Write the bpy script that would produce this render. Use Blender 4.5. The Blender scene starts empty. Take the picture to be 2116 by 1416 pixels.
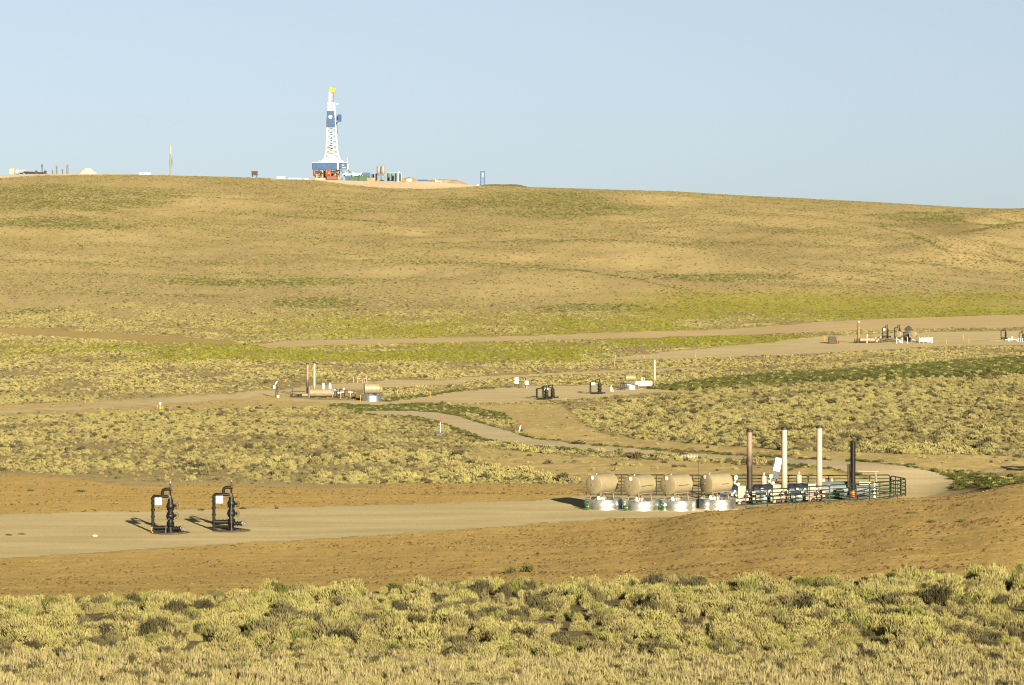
import bpy, math, random
import numpy as np
from mathutils import Vector, Matrix

R = math.radians
random.seed(7)
rng = np.random.default_rng(11)
scene = bpy.context.scene
COL = scene.collection

# ------------------------------------------------------------------ camera model
F = 6000.0            # focal length in photo pixels (photo is 2116 wide)
CX, HZ = 1058.0, 445.0  # optical axis column, horizon row
ZC = 30.0             # camera height over the valley datum

# ------------------------------------------------------------------ noise
_T = [np.random.default_rng(100 + i).random((256, 256)) for i in range(6)]
def vnoise(x, y, s=0):
    T = _T[s % 6]
    xi = np.floor(x).astype(np.int64); yi = np.floor(y).astype(np.int64)
    fx = x - xi; fy = y - yi
    fx = fx * fx * (3 - 2 * fx); fy = fy * fy * (3 - 2 * fy)
    a = T[xi & 255, yi & 255]; b = T[(xi + 1) & 255, yi & 255]
    c = T[xi & 255, (yi + 1) & 255]; d = T[(xi + 1) & 255, (yi + 1) & 255]
    return (a * (1 - fx) + b * fx) * (1 - fy) + (c * (1 - fx) + d * fx) * fy
def fbm(x, y, s=0, o=4):
    t = 0; a = 0.5; n = 0
    for i in range(o):
        t = t + a * vnoise(x * 2 ** i + 17.3 * i, y * 2 ** i + 5.1 * i, s + i); n += a; a *= 0.5
    return t / n

# ------------------------------------------------------------------ terrain profile
CREST_X = [-900, 0, 100, 200, 350, 500, 640, 760, 900, 1000, 1200, 1400, 1600, 1800, 2000, 2116, 3000]
CREST_Y = [366, 364, 361, 361, 364, 367, 371, 375, 382, 385, 391, 397, 407, 418, 430, 434, 440]
HILL_T = [(0, 815), (.19, 900), (.4, 1020), (.63, 1150), (.8, 1290), (.93, 1430), (1.0, 1550)]
PROF = {
 -900: [(1416,80),(1300,102),(1240,122),(1155,158),(1062,182),(1000,203),(978,212),(930,250),(880,320),(850,375),(800,470),(760,545),(720,640),(690,720)],
 0:    [(1416,80),(1300,102),(1240,122),(1155,158),(1062,182),(1000,203),(978,212),(930,250),(880,320),(850,375),(800,470),(760,545),(720,640),(690,720)],
 500:  [(1416,80),(1300,102),(1235,122),(1125,165),(1050,186),(1005,203),(950,240),(880,320),(850,380),(825,441),(790,490),(760,545),(720,640),(695,710)],
 1058: [(1416,80),(1300,102),(1228,122),(1130,160),(1085,175.3),(1035,190),(1000,206),(960,233),(912,290),(870,355),(838,428),(790,497),(760,550),(725,630),(700,700)],
 1300: [(1416,80),(1300,101),(1225,122),(1120,160),(1070,178),(1045,187),(1012,198),(980,215),(935,265),(880,330),(820,455),(795,492),(760,553),(735,605),(700,690)],
 1480: [(1416,80),(1300,101),(1218,122),(1110,155),(1057,172),('z',180,-18.7),('z',195,-18.7),(985,212),(943,255),(900,300),(850,365),(808,430),(802,450),('z',470,-28.5),('z',500,-28.8),(780,515),(750,575),(725,625),(700,690)],
 1700: [(1416,80),(1300,101),(1210,122),(1090,155),(1038,173),('z',181,-18.65),('z',196,-18.6),(975,205),(965,210),(945,232),(900,285),(850,350),(800,425),(793,445),('z',470,-28),(780,490),(765,520),(740,580),(715,640),(690,690),(665,760)],
 1900: [(1416,80),(1300,100),(1200,122),(1080,152),(1030,172),('z',182,-18.4),('z',194,-18.5),(985,203),(965,208),(945,228),(900,280),(850,345),(800,422),(787,445),('z',470,-27.8),(772,500),(758,530),(735,585),(710,645),(690,690),(665,760)],
 2116: [(1416,80),(1300,100),(1190,122),(1060,152),(1010,172),(995,185),(965,212),(948,230),(900,278),(850,342),(800,418),(778,448),('z',470,-27.2),(765,500),(750,535),(725,600),(705,650),(685,695),(660,765)],
 3000: [(1416,80),(1300,100),(1190,122),(1050,152),(1000,172),(985,185),(960,212),(940,230),(890,278),(840,342),(790,418),(770,448),('z',470,-27.2),(760,500),(745,535),(725,600),(705,650),(685,695),(660,765)],
}
DG = np.arange(0, 1801, 1.0)
def pchip(xs, ys, x):
    xs = np.array(xs, float); ys = np.array(ys, float)
    h = np.diff(xs); d = np.diff(ys) / h
    m = np.zeros(len(xs)); m[0] = d[0]; m[-1] = d[-1]
    for i in range(1, len(xs) - 1):
        if d[i-1] * d[i] > 0:
            w1 = 2 * h[i] + h[i-1]; w2 = h[i] + 2 * h[i-1]
            m[i] = (w1 + w2) / (w1 / d[i-1] + w2 / d[i])
    k = np.clip(np.searchsorted(xs, x) - 1, 0, len(xs) - 2)
    t = np.clip((x - xs[k]) / h[k], 0, 1)
    return (ys[k] * (2*t**3 - 3*t**2 + 1) + h[k] * m[k] * (t**3 - 2*t**2 + t)
            + ys[k+1] * (-2*t**3 + 3*t**2) + h[k] * m[k+1] * (t**3 - t**2))
PXG = np.arange(-1600, 3801, 20.0)
_cols = sorted(PROF)
_lower = []
for c in _cols:
    ds, zs = [0, 40], [-1.75, -7.0]
    for p in PROF[c]:
        if p[0] == 'z': ds.append(p[1]); zs.append(p[2])
        else: ds.append(p[1]); zs.append((HZ - p[0]) * p[1] / F)
    _lower.append((ds, zs))
def _col_table(ci, px):
    ds, zs = list(_lower[ci][0]), list(_lower[ci][1])
    cy = np.interp(px, CREST_X, CREST_Y)
    for t, D in HILL_T:
        y = 650 + (cy - 650) * t
        ds.append(D); zs.append((HZ - y) * D / F)
    ds += [1620, 1800]; zs += [zs[-1] + 0.15, zs[-1] - 0.6]
    return pchip(ds, zs, DG)
ZT = np.zeros((len(PXG), len(DG)))
for i, px in enumerate(PXG):
    p = min(max(px, _cols[0]), _cols[-1] - 1e-6)
    k = max(j for j in range(len(_cols) - 1) if _cols[j] <= p)
    t = (p - _cols[k]) / (_cols[k+1] - _cols[k]); t = t * t * (3 - 2 * t)
    ZT[i] = _col_table(k, px) * (1 - t) + _col_table(k + 1, px) * t
# natural undulation
_P, _Dm = np.meshgrid(PXG, DG, indexing='ij')
_X = (_P - CX) * _Dm / F
hillw = np.clip((_Dm - 780) / 200, 0, 1) * np.clip((1560 - _Dm) / 160, 0, 1)
fieldw = np.clip((_Dm - 215) / 60, 0, 1) * np.clip((430 - _Dm) / 60, 0, 1)
ZT += hillw * ((fbm(_X / 170 + 3 - _Dm / 900, _Dm / 150 + _X / 420, 1, 3) - .5) * 7.5 + (fbm(_X / 60 + _Dm / 130, _Dm / 42, 2, 3) - .5) * 3.0)
ZT += hillw * (fbm(_X / 16 + 7, _Dm / 13, 4, 3) - .5) * 1.2
_q = (fbm((_X * .9 - _Dm * .30) / 240 + 4, (_Dm + _X * .75) / 48, 0, 3) - .5)
ZT += hillw * _q * 6.5 * np.clip((_Dm - 830) / 150, .3, 1)
ZT += fieldw * (fbm(_X / 22, _Dm / 25, 3, 3) - .5) * 0.9
ZT += np.clip((_Dm - 30) / 60, 0, 1) * np.clip((170 - _Dm) / 25, 0, 1) * (fbm(_X / 6, _Dm / 9, 4, 3) - .5) * 0.30
def _ridge(line, h, wx, wd):
    """a low spur along a line given by its photo columns and rows"""
    global ZT
    pts = []
    for px, y in line:
        i = int(np.clip((px - PXG[0]) / 20, 0, len(PXG) - 1)); col = HZ - ZT[i, 600:1700] / DG[600:1700] * F
        d = DG[600 + int(np.argmax(col <= y))] if (col <= y).any() else 1520
        pts.append(((px - CX) * d / F, d))
    best = np.full(_X.shape, 1e9); sgn = np.zeros(_X.shape)
    for (x1, d1), (x2, d2) in zip(pts[:-1], pts[1:]):
        dx, dy = x2 - x1, d2 - d1; L = dx * dx + dy * dy + 1e-9
        t = np.clip(((_X - x1) * dx + (_Dm - d1) * dy) / L, 0, 1)
        q = np.hypot((_X - x1 - t * dx) / wx, (_Dm - d1 - t * dy) / wd)
        best = np.minimum(best, q)
    return h * np.exp(-best ** 2)
_add = sum(_ridge(l, h, wx, wd) for l, h, wx, wd in (
    ([(880,388),(1000,415),(1150,440),(1400,462),(1700,500)], 2.6, 22, 40), ([(-300,470),(0,455),(150,435),(420,430),(700,450)], 2.4, 30, 34), ([(-200,490),(0,480),(250,470),(450,474)], 1.6, 30, 26),
    ([(-200,640),(0,625),(150,628),(320,645)], 2.2, 26, 26), ([(700,470),(1000,498),(1300,520),(1700,575)], 2.4, 30, 34), ([(1360,410),(1480,425),(1650,455),(1800,478)], 1.7, 20, 34),
    ([(1930,530),(2040,500),(2116,488),(2400,470)], 4.5, 18, 40), ([(1960,480),(2060,462),(2200,440)], 4.0, 16, 40), ([(300,520),(600,530),(900,560),(1150,600)], 2.0, 40, 36), ([(1000,600),(1250,575),(1600,600)], 1.6, 40, 26)))
ZT += _add
_cw = np.clip((_Dm - 1480) / 60, 0, 1)
ZT += _cw * (fbm(_X / 40, _Dm / 60, 5, 3) - .5) * 0.8

def zrel(px, D):
    px = np.asarray(px, float); D = np.asarray(D, float)
    u = np.clip((px - PXG[0]) / 20.0, 0, len(PXG) - 1.001)
    v = np.clip(D, 0, 1799.0)
    i = u.astype(int); j = v.astype(int); fu = u - i; fv = v - j
    z = (ZT[i, j] * (1 - fu) + ZT[i+1, j] * fu) * (1 - fv) + (ZT[i, j+1] * (1 - fu) + ZT[i+1, j+1] * fu) * fv
    far = np.clip((D - 1800) / 6000, 0, 1)
    return z * (1 - far) + np.minimum(z, 0.0) * far - far * 2.0
def yproj(px, D): return HZ - zrel(px, D) / np.asarray(D, float) * F
def P(px, D, dz=0.0):
    """point on the ground in column px at distance D"""
    return Vector(((px - CX) * D / F, D, float(zrel(px, D)) + ZC + dz))
def G(X, Y):
    return float(zrel(CX + F * X / Y, Y)) + ZC
_march = np.arange(60, 1700, 0.5)
def unproj(px, y):
    ys = yproj(np.full_like(_march, px), _march)
    k = np.argmax(ys <= y)
    if ys[k] > y: k = int(np.argmin(ys))
    return float(_march[k])
def crestD(px):
    d = np.arange(1350, 1700, 2.0)
    return float(d[np.argmin(yproj(np.full_like(d, px), d))])

# ------------------------------------------------------------------ zones
def inpoly(px, y, poly):
    res = np.zeros(px.shape, bool); n = len(poly)
    for i in range(n):
        x1, y1 = poly[i]; x2, y2 = poly[(i + 1) % n]
        if y1 == y2: continue
        c = ((y1 > y) != (y2 > y)) & (px < (x2 - x1) * (y - y1) / (y2 - y1) + x1)
        res ^= c
    return res
def dist_line(px, y, pts, ys=3.0):
    """distance to a polyline in photo pixels, rows stretched by ys (foreshortening)"""
    best = np.full(px.shape, 1e9)
    for (x1, y1), (x2, y2) in zip(pts[:-1], pts[1:]):
        dx, dy = x2 - x1, (y2 - y1) * ys
        L = dx * dx + dy * dy + 1e-9
        t = np.clip(((px - x1) * dx + (y - y1) * ys * dy) / L, 0, 1)
        best = np.minimum(best, np.hypot(px - x1 - t * dx, (y - y1) * ys - t * dy))
    return best
def sstep(a, b, x):
    t = np.clip((x - a) / (b - a), 0, 1); return t * t * (3 - 2 * t)
PAD1 = [(-900,1090),(0,1063),(500,1051),(1100,1034),(1250,1018),(1500,1003),(1840,985),(1960,985),(1975,1002),(1960,1014),(1850,1046),(1520,1066),(1250,1074),(1000,1092),(700,1113),(400,1129),(0,1155),(-900,1205)]
ROAD_U = [(1975,995),(1925,973),(1860,962),(1780,955),(1600,946),(1400,935),(1300,927),(1200,918),(1100,907),(1050,891),(1000,877),(950,861),(900,852),(850,849),(745,849)]
ROAD_L = [(745,855),(850,861),(900,870),(950,887),(1000,908),(1050,916),(1100,922),(1200,930),(1300,936),(1400,944),(1600,957),(1710,967),(1790,984),(1850,1000),(1900,1006)]
ROAD = ROAD_U + ROAD_L
MIDPAD = [(600,832),(660,833),(780,838),(880,834),(1050,833),(1160,828),(1300,818),(1500,803),(1400,799),(1300,799),(1240,796),(1100,796),(1010,803),(900,815),(800,829),(700,827),(600,824)]
TRACK_U = [(-900,900),(0,847),(150,839),(400,818),(560,805),(680,795),(800,785),(900,784),(960,789)]
TRACK_L = [(960,794),(880,800),(780,804),(700,809),(560,822),(450,830),(200,845),(0,856),(-900,912)]
TRACK = TRACK_U + TRACK_L
TRACK2 = [(880,786),(1000,777),(1200,768),(1450,758),(1452,764),(1200,774),(1000,784),(900,791)]
FARROAD = [(512,711),(600,704),(700,701),(1000,696),(1300,686),(1500,680),(1650,669),(1800,659),(2116,650),(3000,640),(3000,676),(2116,677),(1850,682),(1720,686),(1560,693),(1300,700),(1000,707),(700,714),(560,721)]
LEFTDIRT = [(-900,670),(0,677),(200,687),(400,698),(490,706),(480,712),(300,707),(100,695),(0,690),(-900,684)]
RPAD = [(1235,741),(1400,724),(1600,707),(1690,694),(1850,688),(2116,683),(3000,675),(3000,712),(2116,713),(1900,719),(1700,731),(1450,741),(1300,744)]
HILLPAD = [(560,350),(560,371),(650,372),(720,382),(800,389),(880,391),(950,387),(1005,384),(1005,350)]
HILLPAD2 = [(-300,340),(-300,370),(0,368),(100,362),(330,361),(520,366),(520,340)]
DIRT_U = [(-900,960),(0,977),(150,988),(300,1001),(600,1006),(900,1004),(1150,1006),(1200,1003),(1350,1008),(1520,1008)]
def sage_edge(px): return np.interp(px, [-900,0,250,500,700,1000,1300,1600,2116,3000], [1285,1258,1247,1234,1222,1217,1212,1206,1190,1150])
BARE_SLOPE = [(920,838),(1060,834),(1150,834),(1180,850),(1215,880),(1260,900),(1340,908),(1500,922),(1700,933),(1900,940),(2116,944),(3000,930),(3000,985),(2116,975),(1950,975),(1860,960),(1600,946),(1300,930),(1150,915),(1080,900),(1060,870),(1010,850),(930,845)]
OPEN_STRIP = [(-400,850),(0,836),(300,824),(560,806),(620,824),(790,838),(780,848),(640,843),(560,844),(300,850),(0,864),(-400,880)]
STRAW_MID = [(1000,925),(1200,945),(1500,958),(1700,968),(1780,985),(1500,1003),(1250,1003),(1150,990),(1050,970),(960,945)]
DARKWEDGE = [(1330,803),(1420,790),(1500,780),(1700,768),(1900,754),(2116,738),(3000,690),(3000,745),(2116,774),(1900,784),(1700,792),(1500,805),(1400,808)]
VERGE_R = [(1600,958),(1700,961),(1790,962),(1900,968),(1960,982),(1985,995),(2116,1000),(2400,990),(2400,1006),(2116,1011),(1900,1014),(1960,990),(1900,975)]
PATCHR = [(1890,1012),(1930,1000),(1960,985),(1900,968),(1990,975),(2116,985),(3000,980),(3000,1004),(2116,1008)]
HILL_DARK = [(60,402,330,16),(120,420,230,16),(60,462,230,11),(1080,415,190,18),(1170,436,170,16),(560,440,160,6),(760,436,150,8),
             (1500,505,260,8),(700,430,140,6),(950,545,260,9),(320,545,240,7),(520,580,220,10),(640,628,120,10),(60,650,160,12),(1180,500,200,6),
             (1900,450,120,10),(1980,540,140,9),(1500,575,150,10),(2090,468,60,6),(1420,610,90,8),(330,610,150,6),(900,480,170,5),(1750,470,180,7),(1250,640,160,10)]
HILL_LINES = [[(1060,552),(1200,560),(1300,575),(1420,600),(1500,615)],[(2040,520),(2080,535),(2116,552),(2200,570)],[(1820,470),(1900,490),(1960,520)],
              [(1240,570),(1330,578)],[(1740,576),(1810,585)],[(1430,655),(1520,650),(1650,645)],[(560,445),(700,452),(800,460)],[(1990,480),(2060,470),(2116,458)]]
HILL_RIDGES = [[(880,388),(1000,415),(1150,440),(1400,462)],[(0,455),(150,435),(420,430),(700,445)],[(0,480),(250,470),(450,472)],[(0,625),(150,628),(280,640)],
               [(700,470),(1000,498),(1300,520),(1600,560)],[(1340,395),(1480,420),(1650,455),(1800,475)],[(1960,520),(2040,500),(2116,488)],[(1900,610),(2030,565),(2116,560)],[(1776,415),(1784,432)],[(230,380),(520,395),(760,420)]]

def zones(px, D):
    """ground-cover weights at columns px and distances D"""
    px = np.asarray(px, float); D = np.asarray(D, float)
    X = (px - CX) * D / F
    y0 = yproj(px, D)
    j = (fbm(X / 1.4, D / 4.0, 2, 3) - .5)
    jj = (fbm(X / 7.0, D / 12.0, 3, 3) - .5)
    k = F / D
    x = px + (j * 1.0 + jj * 1.3) * k * 1.2
    y = y0 + (j * 1.0 + jj * 1.4) * k * 0.16
    near = D < 240
    far = D > 1300
    z = {}
    pad = inpoly(px + j * k * .4, y0 + j * k * .1, PAD1) & near & ((px < 1250) | (D > 177.5 + jj * 2))
    road = inpoly(px + j * k * .3, y0 + j * k * .05, ROAD) & (D > 195) & (D < 430)
    midpad = inpoly(x, y, MIDPAD) & (D > 410) & (D < 530)
    track = (inpoly(x, y, TRACK) & (D > 360) & (D < 540)) | (inpoly(x, y, TRACK2) & (D > 480) & (D < 600))
    rpad = inpoly(x, y, RPAD) & (D > 560) & (D < 720)
    farroad = inpoly(x, y, FARROAD) & (D > 620) & (D < 830)
    hillpad = (inpoly(x, y, HILLPAD) | inpoly(x, y, HILLPAD2)) & (D > 1400)
    leftdirt = inpoly(x, y, LEFTDIRT) & (D > 640) & (D < 800)
    z['pad'], z['road'], z['midpad'], z['track'], z['rpad'], z['farroad'], z['hillpad'] = pad, road, midpad, track, rpad, farroad, hillpad
    up = np.interp(x, [p[0] for p in DIRT_U], [p[1] for p in DIRT_U])
    dirt = near & (y0 < sage_edge(px) + jj * 30) & (y0 > up + jj * 25) & (px < 1525)
    dirt |= near & (px >= 1500) & (y0 < sage_edge(px) + jj * 30) & (D < 178.5 + np.clip((px - 1900) / 216, 0, 2) * 3 + jj * 3)
    bare = inpoly(x, y, BARE_SLOPE) & (D > 200) & (D < 460)
    z['dirt'] = (dirt & ~pad) | leftdirt; z['leftdirt'] = leftdirt
    straw = (inpoly(x, y, STRAW_MID) & (D > 195) & (D < 300)) | (inpoly(x, y, OPEN_STRIP) & (D > 340) & (D < 520))
    z['bare'] = bare
    z['straw'] = straw
    mid = (D > 195) & (D < 440)
    du = dist_line(px, y0, ROAD_U); dl = dist_line(px, y0, ROAD_L)
    ragged = 9 + jj * 22
    verge = mid & ~road & ((du < ragged) | (dl < ragged * 1.3))
    verge |= inpoly(x, y, PATCHR) & (D > 180) & (D < 240) & ~road & ~pad
    wedge = inpoly(x, y, DARKWEDGE) & (D > 440) & (D < 600)
    dm = dist_line(x, y, [(800,828),(900,818),(1005,804)], 3) < 14
    dm2 = dist_line(x, y, [(700,838),(780,842),(900,841),(980,850),(1030,860),(1050,880)], 2) < 14
    z['verge'] = verge | ((dm | dm2) & (D > 360) & (D < 520) & ~midpad)
    z['wedge'] = wedge
    dark = np.zeros(px.shape); yl = np.zeros(px.shape); ridge = np.zeros(px.shape)
    hx = px + (fbm(X / 30, D / 60, 4, 4) - .5) * 140; hy = y0 + (fbm(X / 25, D / 40, 5, 4) - .5) * 22
    for cx, cy, rx, ry in HILL_DARK:
        st = .45 if ry < 10 else 1.0
        r = ((hx - cx) / rx) ** 2 + ((hy - cy) / ry) ** 2
        dark = np.maximum(dark, np.clip(1.35 - r, 0, 1) * st)
    for ln in HILL_LINES:
        dark = np.maximum(dark, sstep(9, 2, dist_line(px + (hx - px) * .15, y0 + (hy - y0) * .2, ln, 3)))
    for ln in HILL_RIDGES:
        ridge = np.maximum(ridge, sstep(46, 0, dist_line(px + (hx - px) * .3, y0 + (hy - y0) * .3, ln, 4)))
    hw = sstep(760, 830, D)
    dark *= hw; ridge *= hw * np.clip(fbm(X / 40, D / 70, 2, 4) * 2.4 - .5, 0, 1)
    # yellow-green flowering brush in the valley bottom
    n = fbm(X / 26, D / 34, 1, 4)
    b1 = sstep(704, 716, y0) * sstep(754, 740, y0) * sstep(1320, 1150, px) * (0.35 + .65 * sstep(-200, 700, px))
    b2 = sstep(640, 668, y0) * sstep(706, 690, y0) * sstep(350, 800, px) * sstep(1750, 1350, px)
    b3 = sstep(590, 622, y0) * sstep(668, 655, y0) * sstep(1150, 1500, px)
    b4 = sstep(690, 696, y0) * sstep(722, 710, y0) * sstep(1150, 1300, px) * sstep(1760, 1600, px)
    yl = np.maximum(np.maximum(b1, b2 * .8), np.maximum(b3, b4)) * sstep(.30, .55, n + .06) * (D > 560)
    z['yellow'] = yl; z['dark'] = dark; z['ridge'] = ridge
    z['grass_front'] = near & (y0 >= sage_edge(px))
    bareall = pad | road | midpad | track | rpad | farroad | hillpad | z['dirt']
    z['nobush'] = bareall
    z['y'] = y0; z['n'] = n
    return z

# ------------------------------------------------------------------ materials
def nmat(name):
    m = bpy.data.materials.new(name); m.use_nodes = True
    return m, m.node_tree.nodes, m.node_tree.links, m.node_tree.nodes['Principled BSDF']
_pm = {}
def pm(name, col, rough=.55, metal=0.0, var=.18, scale=3.0, bump=.0, dirt=None, spec=.4):
    """painted or plain surface with procedural mottling"""
    if name in _pm: return _pm[name]
    m, N, L, b = nmat(name)
    tc = N.new('ShaderNodeTexCoord'); no = N.new('ShaderNodeTexNoise')
    no.inputs['Scale'].default_value = scale; no.inputs['Detail'].default_value = 6
    L.new(tc.outputs['Object'], no.inputs['Vector'])
    cr = N.new('ShaderNodeValToRGB'); L.new(no.outputs['Fac'], cr.inputs['Fac'])
    d = dirt or tuple(c * (1 - var * 1.6) for c in col)
    cr.color_ramp.elements[0].position = .32; cr.color_ramp.elements[1].position = .62
    cr.color_ramp.elements[0].color = (*d, 1); cr.color_ramp.elements[1].color = (*[min(1, c * (1 + var * .25)) for c in col], 1)
    L.new(cr.outputs['Color'], b.inputs['Base Color'])
    b.inputs['Roughness'].default_value = rough; b.inputs['Metallic'].default_value = metal
    b.inputs['Specular IOR Level'].default_value = spec
    if bump:
        bp = N.new('ShaderNodeBump'); bp.inputs['Strength'].default_value = bump; bp.inputs['Distance'].default_value = .03
        L.new(no.outputs['Fac'], bp.inputs['Height']); L.new(bp.outputs['Normal'], b.inputs['Normal'])
    _pm[name] = m
    return m
def stack_mat(name, low, high, z0, z1):
    """stack whose paint is scorched off near the fire end: colour changes along its height"""
    m, N, L, b = nmat(name)
    tc = N.new('ShaderNodeTexCoord'); sp = N.new('ShaderNodeSeparateXYZ'); no = N.new('ShaderNodeTexNoise')
    no.inputs['Scale'].default_value = 2.5; no.inputs['Detail'].default_value = 6
    L.new(tc.outputs['Object'], sp.inputs[0]); L.new(tc.outputs['Object'], no.inputs['Vector'])
    mr = N.new('ShaderNodeMapRange'); mr.inputs['From Min'].default_value = z0; mr.inputs['From Max'].default_value = z1
    ad = N.new('ShaderNodeMath'); ad.operation = 'MULTIPLY_ADD'; ad.inputs[1].default_value = 1.6; ad.inputs[2].default_value = -.8
    L.new(no.outputs['Fac'], ad.inputs[0])
    a2 = N.new('ShaderNodeMath'); L.new(ad.outputs[0], a2.inputs[0]); L.new(sp.outputs['Z'], a2.inputs[1])
    L.new(a2.outputs[0], mr.inputs['Value'])
    mx = N.new('ShaderNodeMix'); mx.data_type = 'RGBA'
    mx.inputs[6].default_value = (*low, 1); mx.inputs[7].default_value = (*high, 1)
    L.new(mr.outputs[0], mx.inputs[0]); L.new(mx.outputs[2], b.inputs['Base Color'])
    b.inputs['Roughness'].default_value = .6
    return m

SRAMP = [(0.0, (.045, .040, .021)), (.2, (.085, .077, .038)), (.42, (.265, .228, .097)), (.62, (.270, .250, .088)), (.8, (.145, .153, .043)), (.9, (.042, .045, .016)), (1.0, (.225, .210, .013))]
def plant_mat(name, ramp=SRAMP, trans=.10, nscale=2.5):
    m, N, L, b = nmat(name)
    at = N.new('ShaderNodeAttribute'); at.attribute_type = 'INSTANCER'; at.attribute_name = 'tint'
    tc = N.new('ShaderNodeTexCoord'); no = N.new('ShaderNodeTexNoise'); no.inputs['Scale'].default_value = nscale; no.inputs['Detail'].default_value = 3
    L.new(tc.outputs['Object'], no.inputs['Vector'])
    ma = N.new('ShaderNodeMath'); ma.operation = 'MULTIPLY_ADD'; ma.inputs[1].default_value = .16; ma.inputs[2].default_value = -.08
    L.new(no.outputs['Fac'], ma.inputs[0])
    ad = N.new('ShaderNodeMath'); ad.use_clamp = True; L.new(ma.outputs[0], ad.inputs[0]); L.new(at.outputs['Fac'], ad.inputs[1])
    cr = N.new('ShaderNodeValToRGB'); L.new(ad.outputs[0], cr.inputs['Fac'])
    e = cr.color_ramp.elements
    e[0].position, e[0].color = ramp[0][0], (*ramp[0][1], 1)
    e[1].position, e[1].color = ramp[-1][0], (*ramp[-1][1], 1)
    for p, c in ramp[1:-1]:
        q = e.new(p); q.color = (*c, 1)
    L.new(cr.outputs['Color'], b.inputs['Base Color'])
    b.inputs['Roughness'].default_value = .75; b.inputs['Specular IOR Level'].default_value = .15
    tr = N.new('ShaderNodeBsdfTranslucent'); L.new(cr.outputs['Color'], tr.inputs['Color'])
    mx = N.new('ShaderNodeMixShader'); mx.inputs[0].default_value = trans
    L.new(b.outputs[0], mx.inputs[1]); L.new(tr.outputs[0], mx.inputs[2])
    L.new(mx.outputs[0], N['Material Output'].inputs['Surface'])
    return m
M_sage = plant_mat('sage_leaf')
M_grass = plant_mat('dry_grass', [(0, (.11, .093, .05)), (.5, (.335, .278, .148)), (1, (.255, .235, .095))], .25)
M_stem = pm('sage_stem', (.10, .075, .045), .9, var=.4, scale=12)

def ground_mat():
    m, N, L, b = nmat('earth')
    geo = N.new('ShaderNodeNewGeometry')
    alph = {}
    def attr(n):
        a = N.new('ShaderNodeAttribute'); a.attribute_name = n
        s = N.new('ShaderNodeSeparateColor'); L.new(a.outputs['Color'], s.inputs[0]); alph[n] = a.outputs['Alpha']; return s
    A, B = attr('zone_a'), attr('zone_b')
    def noise(sc, det=5, stretch=None, rough=.55):
        n = N.new('ShaderNodeTexNoise'); n.inputs['Scale'].default_value = sc; n.inputs['Detail'].default_value = det; n.inputs['Roughness'].default_value = rough
        if stretch:
            mp = N.new('ShaderNodeMapping'); mp.inputs['Scale'].default_value = stretch; L.new(geo.outputs['Position'], mp.inputs['Vector']); L.new(mp.outputs[0], n.inputs['Vector'])
        else: L.new(geo.outputs['Position'], n.inputs['Vector'])
        return n
    def ramp(fac, els):
        c = N.new('ShaderNodeValToRGB'); L.new(fac, c.inputs['Fac']); e = c.color_ramp.elements
        e[0].position, e[0].color = els[0][0], (*els[0][1], 1); e[1].position, e[1].color = els[-1][0], (*els[-1][1], 1)
        for p, q in els[1:-1]: e.new(p).color = (*q, 1)
        return c.outputs['Color']
    def mix(fac, a, c, mode='MIX'):
        x = N.new('ShaderNodeMix'); x.data_type = 'RGBA'; x.blend_type = mode
        if isinstance(fac, float): x.inputs[0].default_value = fac
        else: L.new(fac, x.inputs[0])
        for s, v in ((6, a), (7, c)):
            if isinstance(v, tuple): x.inputs[s].default_value = (*v, 1)
            else: L.new(v, x.inputs[s])
        return x.outputs[2]
    n1, n2, n3 = noise(.035, 6), noise(.45, 8, None, .65), noise(4.5, 6, None, .7)
    nh = noise(.02, 8, (1, .35, 1), .62)
    straw = ramp(n2.outputs['Fac'], [(.3, (.245, .186, .084)), (.5, (.36, .278, .13)), (.68, (.425, .333, .164))])
    straw = mix(.5, straw, ramp(nh.outputs['Fac'], [(.34, (.172, .136, .067)), (.5, (.26, .206, .105)), (.66, (.345, .275, .142))]))
    hillc = mix(B.outputs[0], straw, (.40, .32, .15))            # pale grassy ridges
    dirt = ramp(n2.outputs['Fac'], [(.3, (.35, .236, .079)), (.55, (.455, .315, .112)), (.75, (.53, .378, .142))])
    dirt = mix(.35, dirt, ramp(n3.outputs['Fac'], [(.34, (.20, .137, .048)), (.5, (.385, .273, .096)), (.66, (.48, .352, .135))]))
    fur = noise(.8, 4, (.25, 1.6, 1)); dirt = mix(.3, dirt, ramp(fur.outputs['Fac'], [(.35, (.27, .18, .056)), (.65, (.47, .335, .12))]))
    bare = ramp(n2.outputs['Fac'], [(.3, (.35, .262, .108)), (.6, (.48, .37, .165))])
    green = ramp(n2.outputs['Fac'], [(.3, (.085, .08, .03)), (.6, (.17, .145, .055))])
    yel = ramp(n2.outputs['Fac'], [(.3, (.18, .17, .035)), (.6, (.33, .30, .055))])
    c = hillc
    c = mix(A.outputs[1], c, bare)
    c = mix(alph['zone_a'], c, ramp(n2.outputs['Fac'], [(.3, (.06, .047, .025)), (.6, (.13, .102, .054))]))   # brown litter tone under the sage, darkened to paint in shade between bushes
    c = mix(A.outputs[2], c, green)
    c = mix(B.outputs[1], c, yel)
    c = mix(A.outputs[0], c, dirt)
    c = mix(B.outputs[2], c, ramp(n2.outputs['Fac'], [(.3, (.50, .38, .25)), (.6, (.62, .49, .35))]))   # pale crushed rock of the hilltop pads
    L.new(c, b.inputs['Base Color'])
    b.inputs['Roughness'].default_value = .95; b.inputs['Specular IOR Level'].default_value = .1
    ad = N.new('ShaderNodeMath'); L.new(n2.outputs['Fac'], ad.inputs[0]); L.new(n3.outputs['Fac'], ad.inputs[1])
    bp = N.new('ShaderNodeBump'); bp.inputs['Strength'].default_value = .55; bp.inputs['Distance'].default_value = .22
    L.new(ad.outputs[0], bp.inputs['Height']); L.new(bp.outputs['Normal'], b.inputs['Normal'])
    return m
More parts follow.
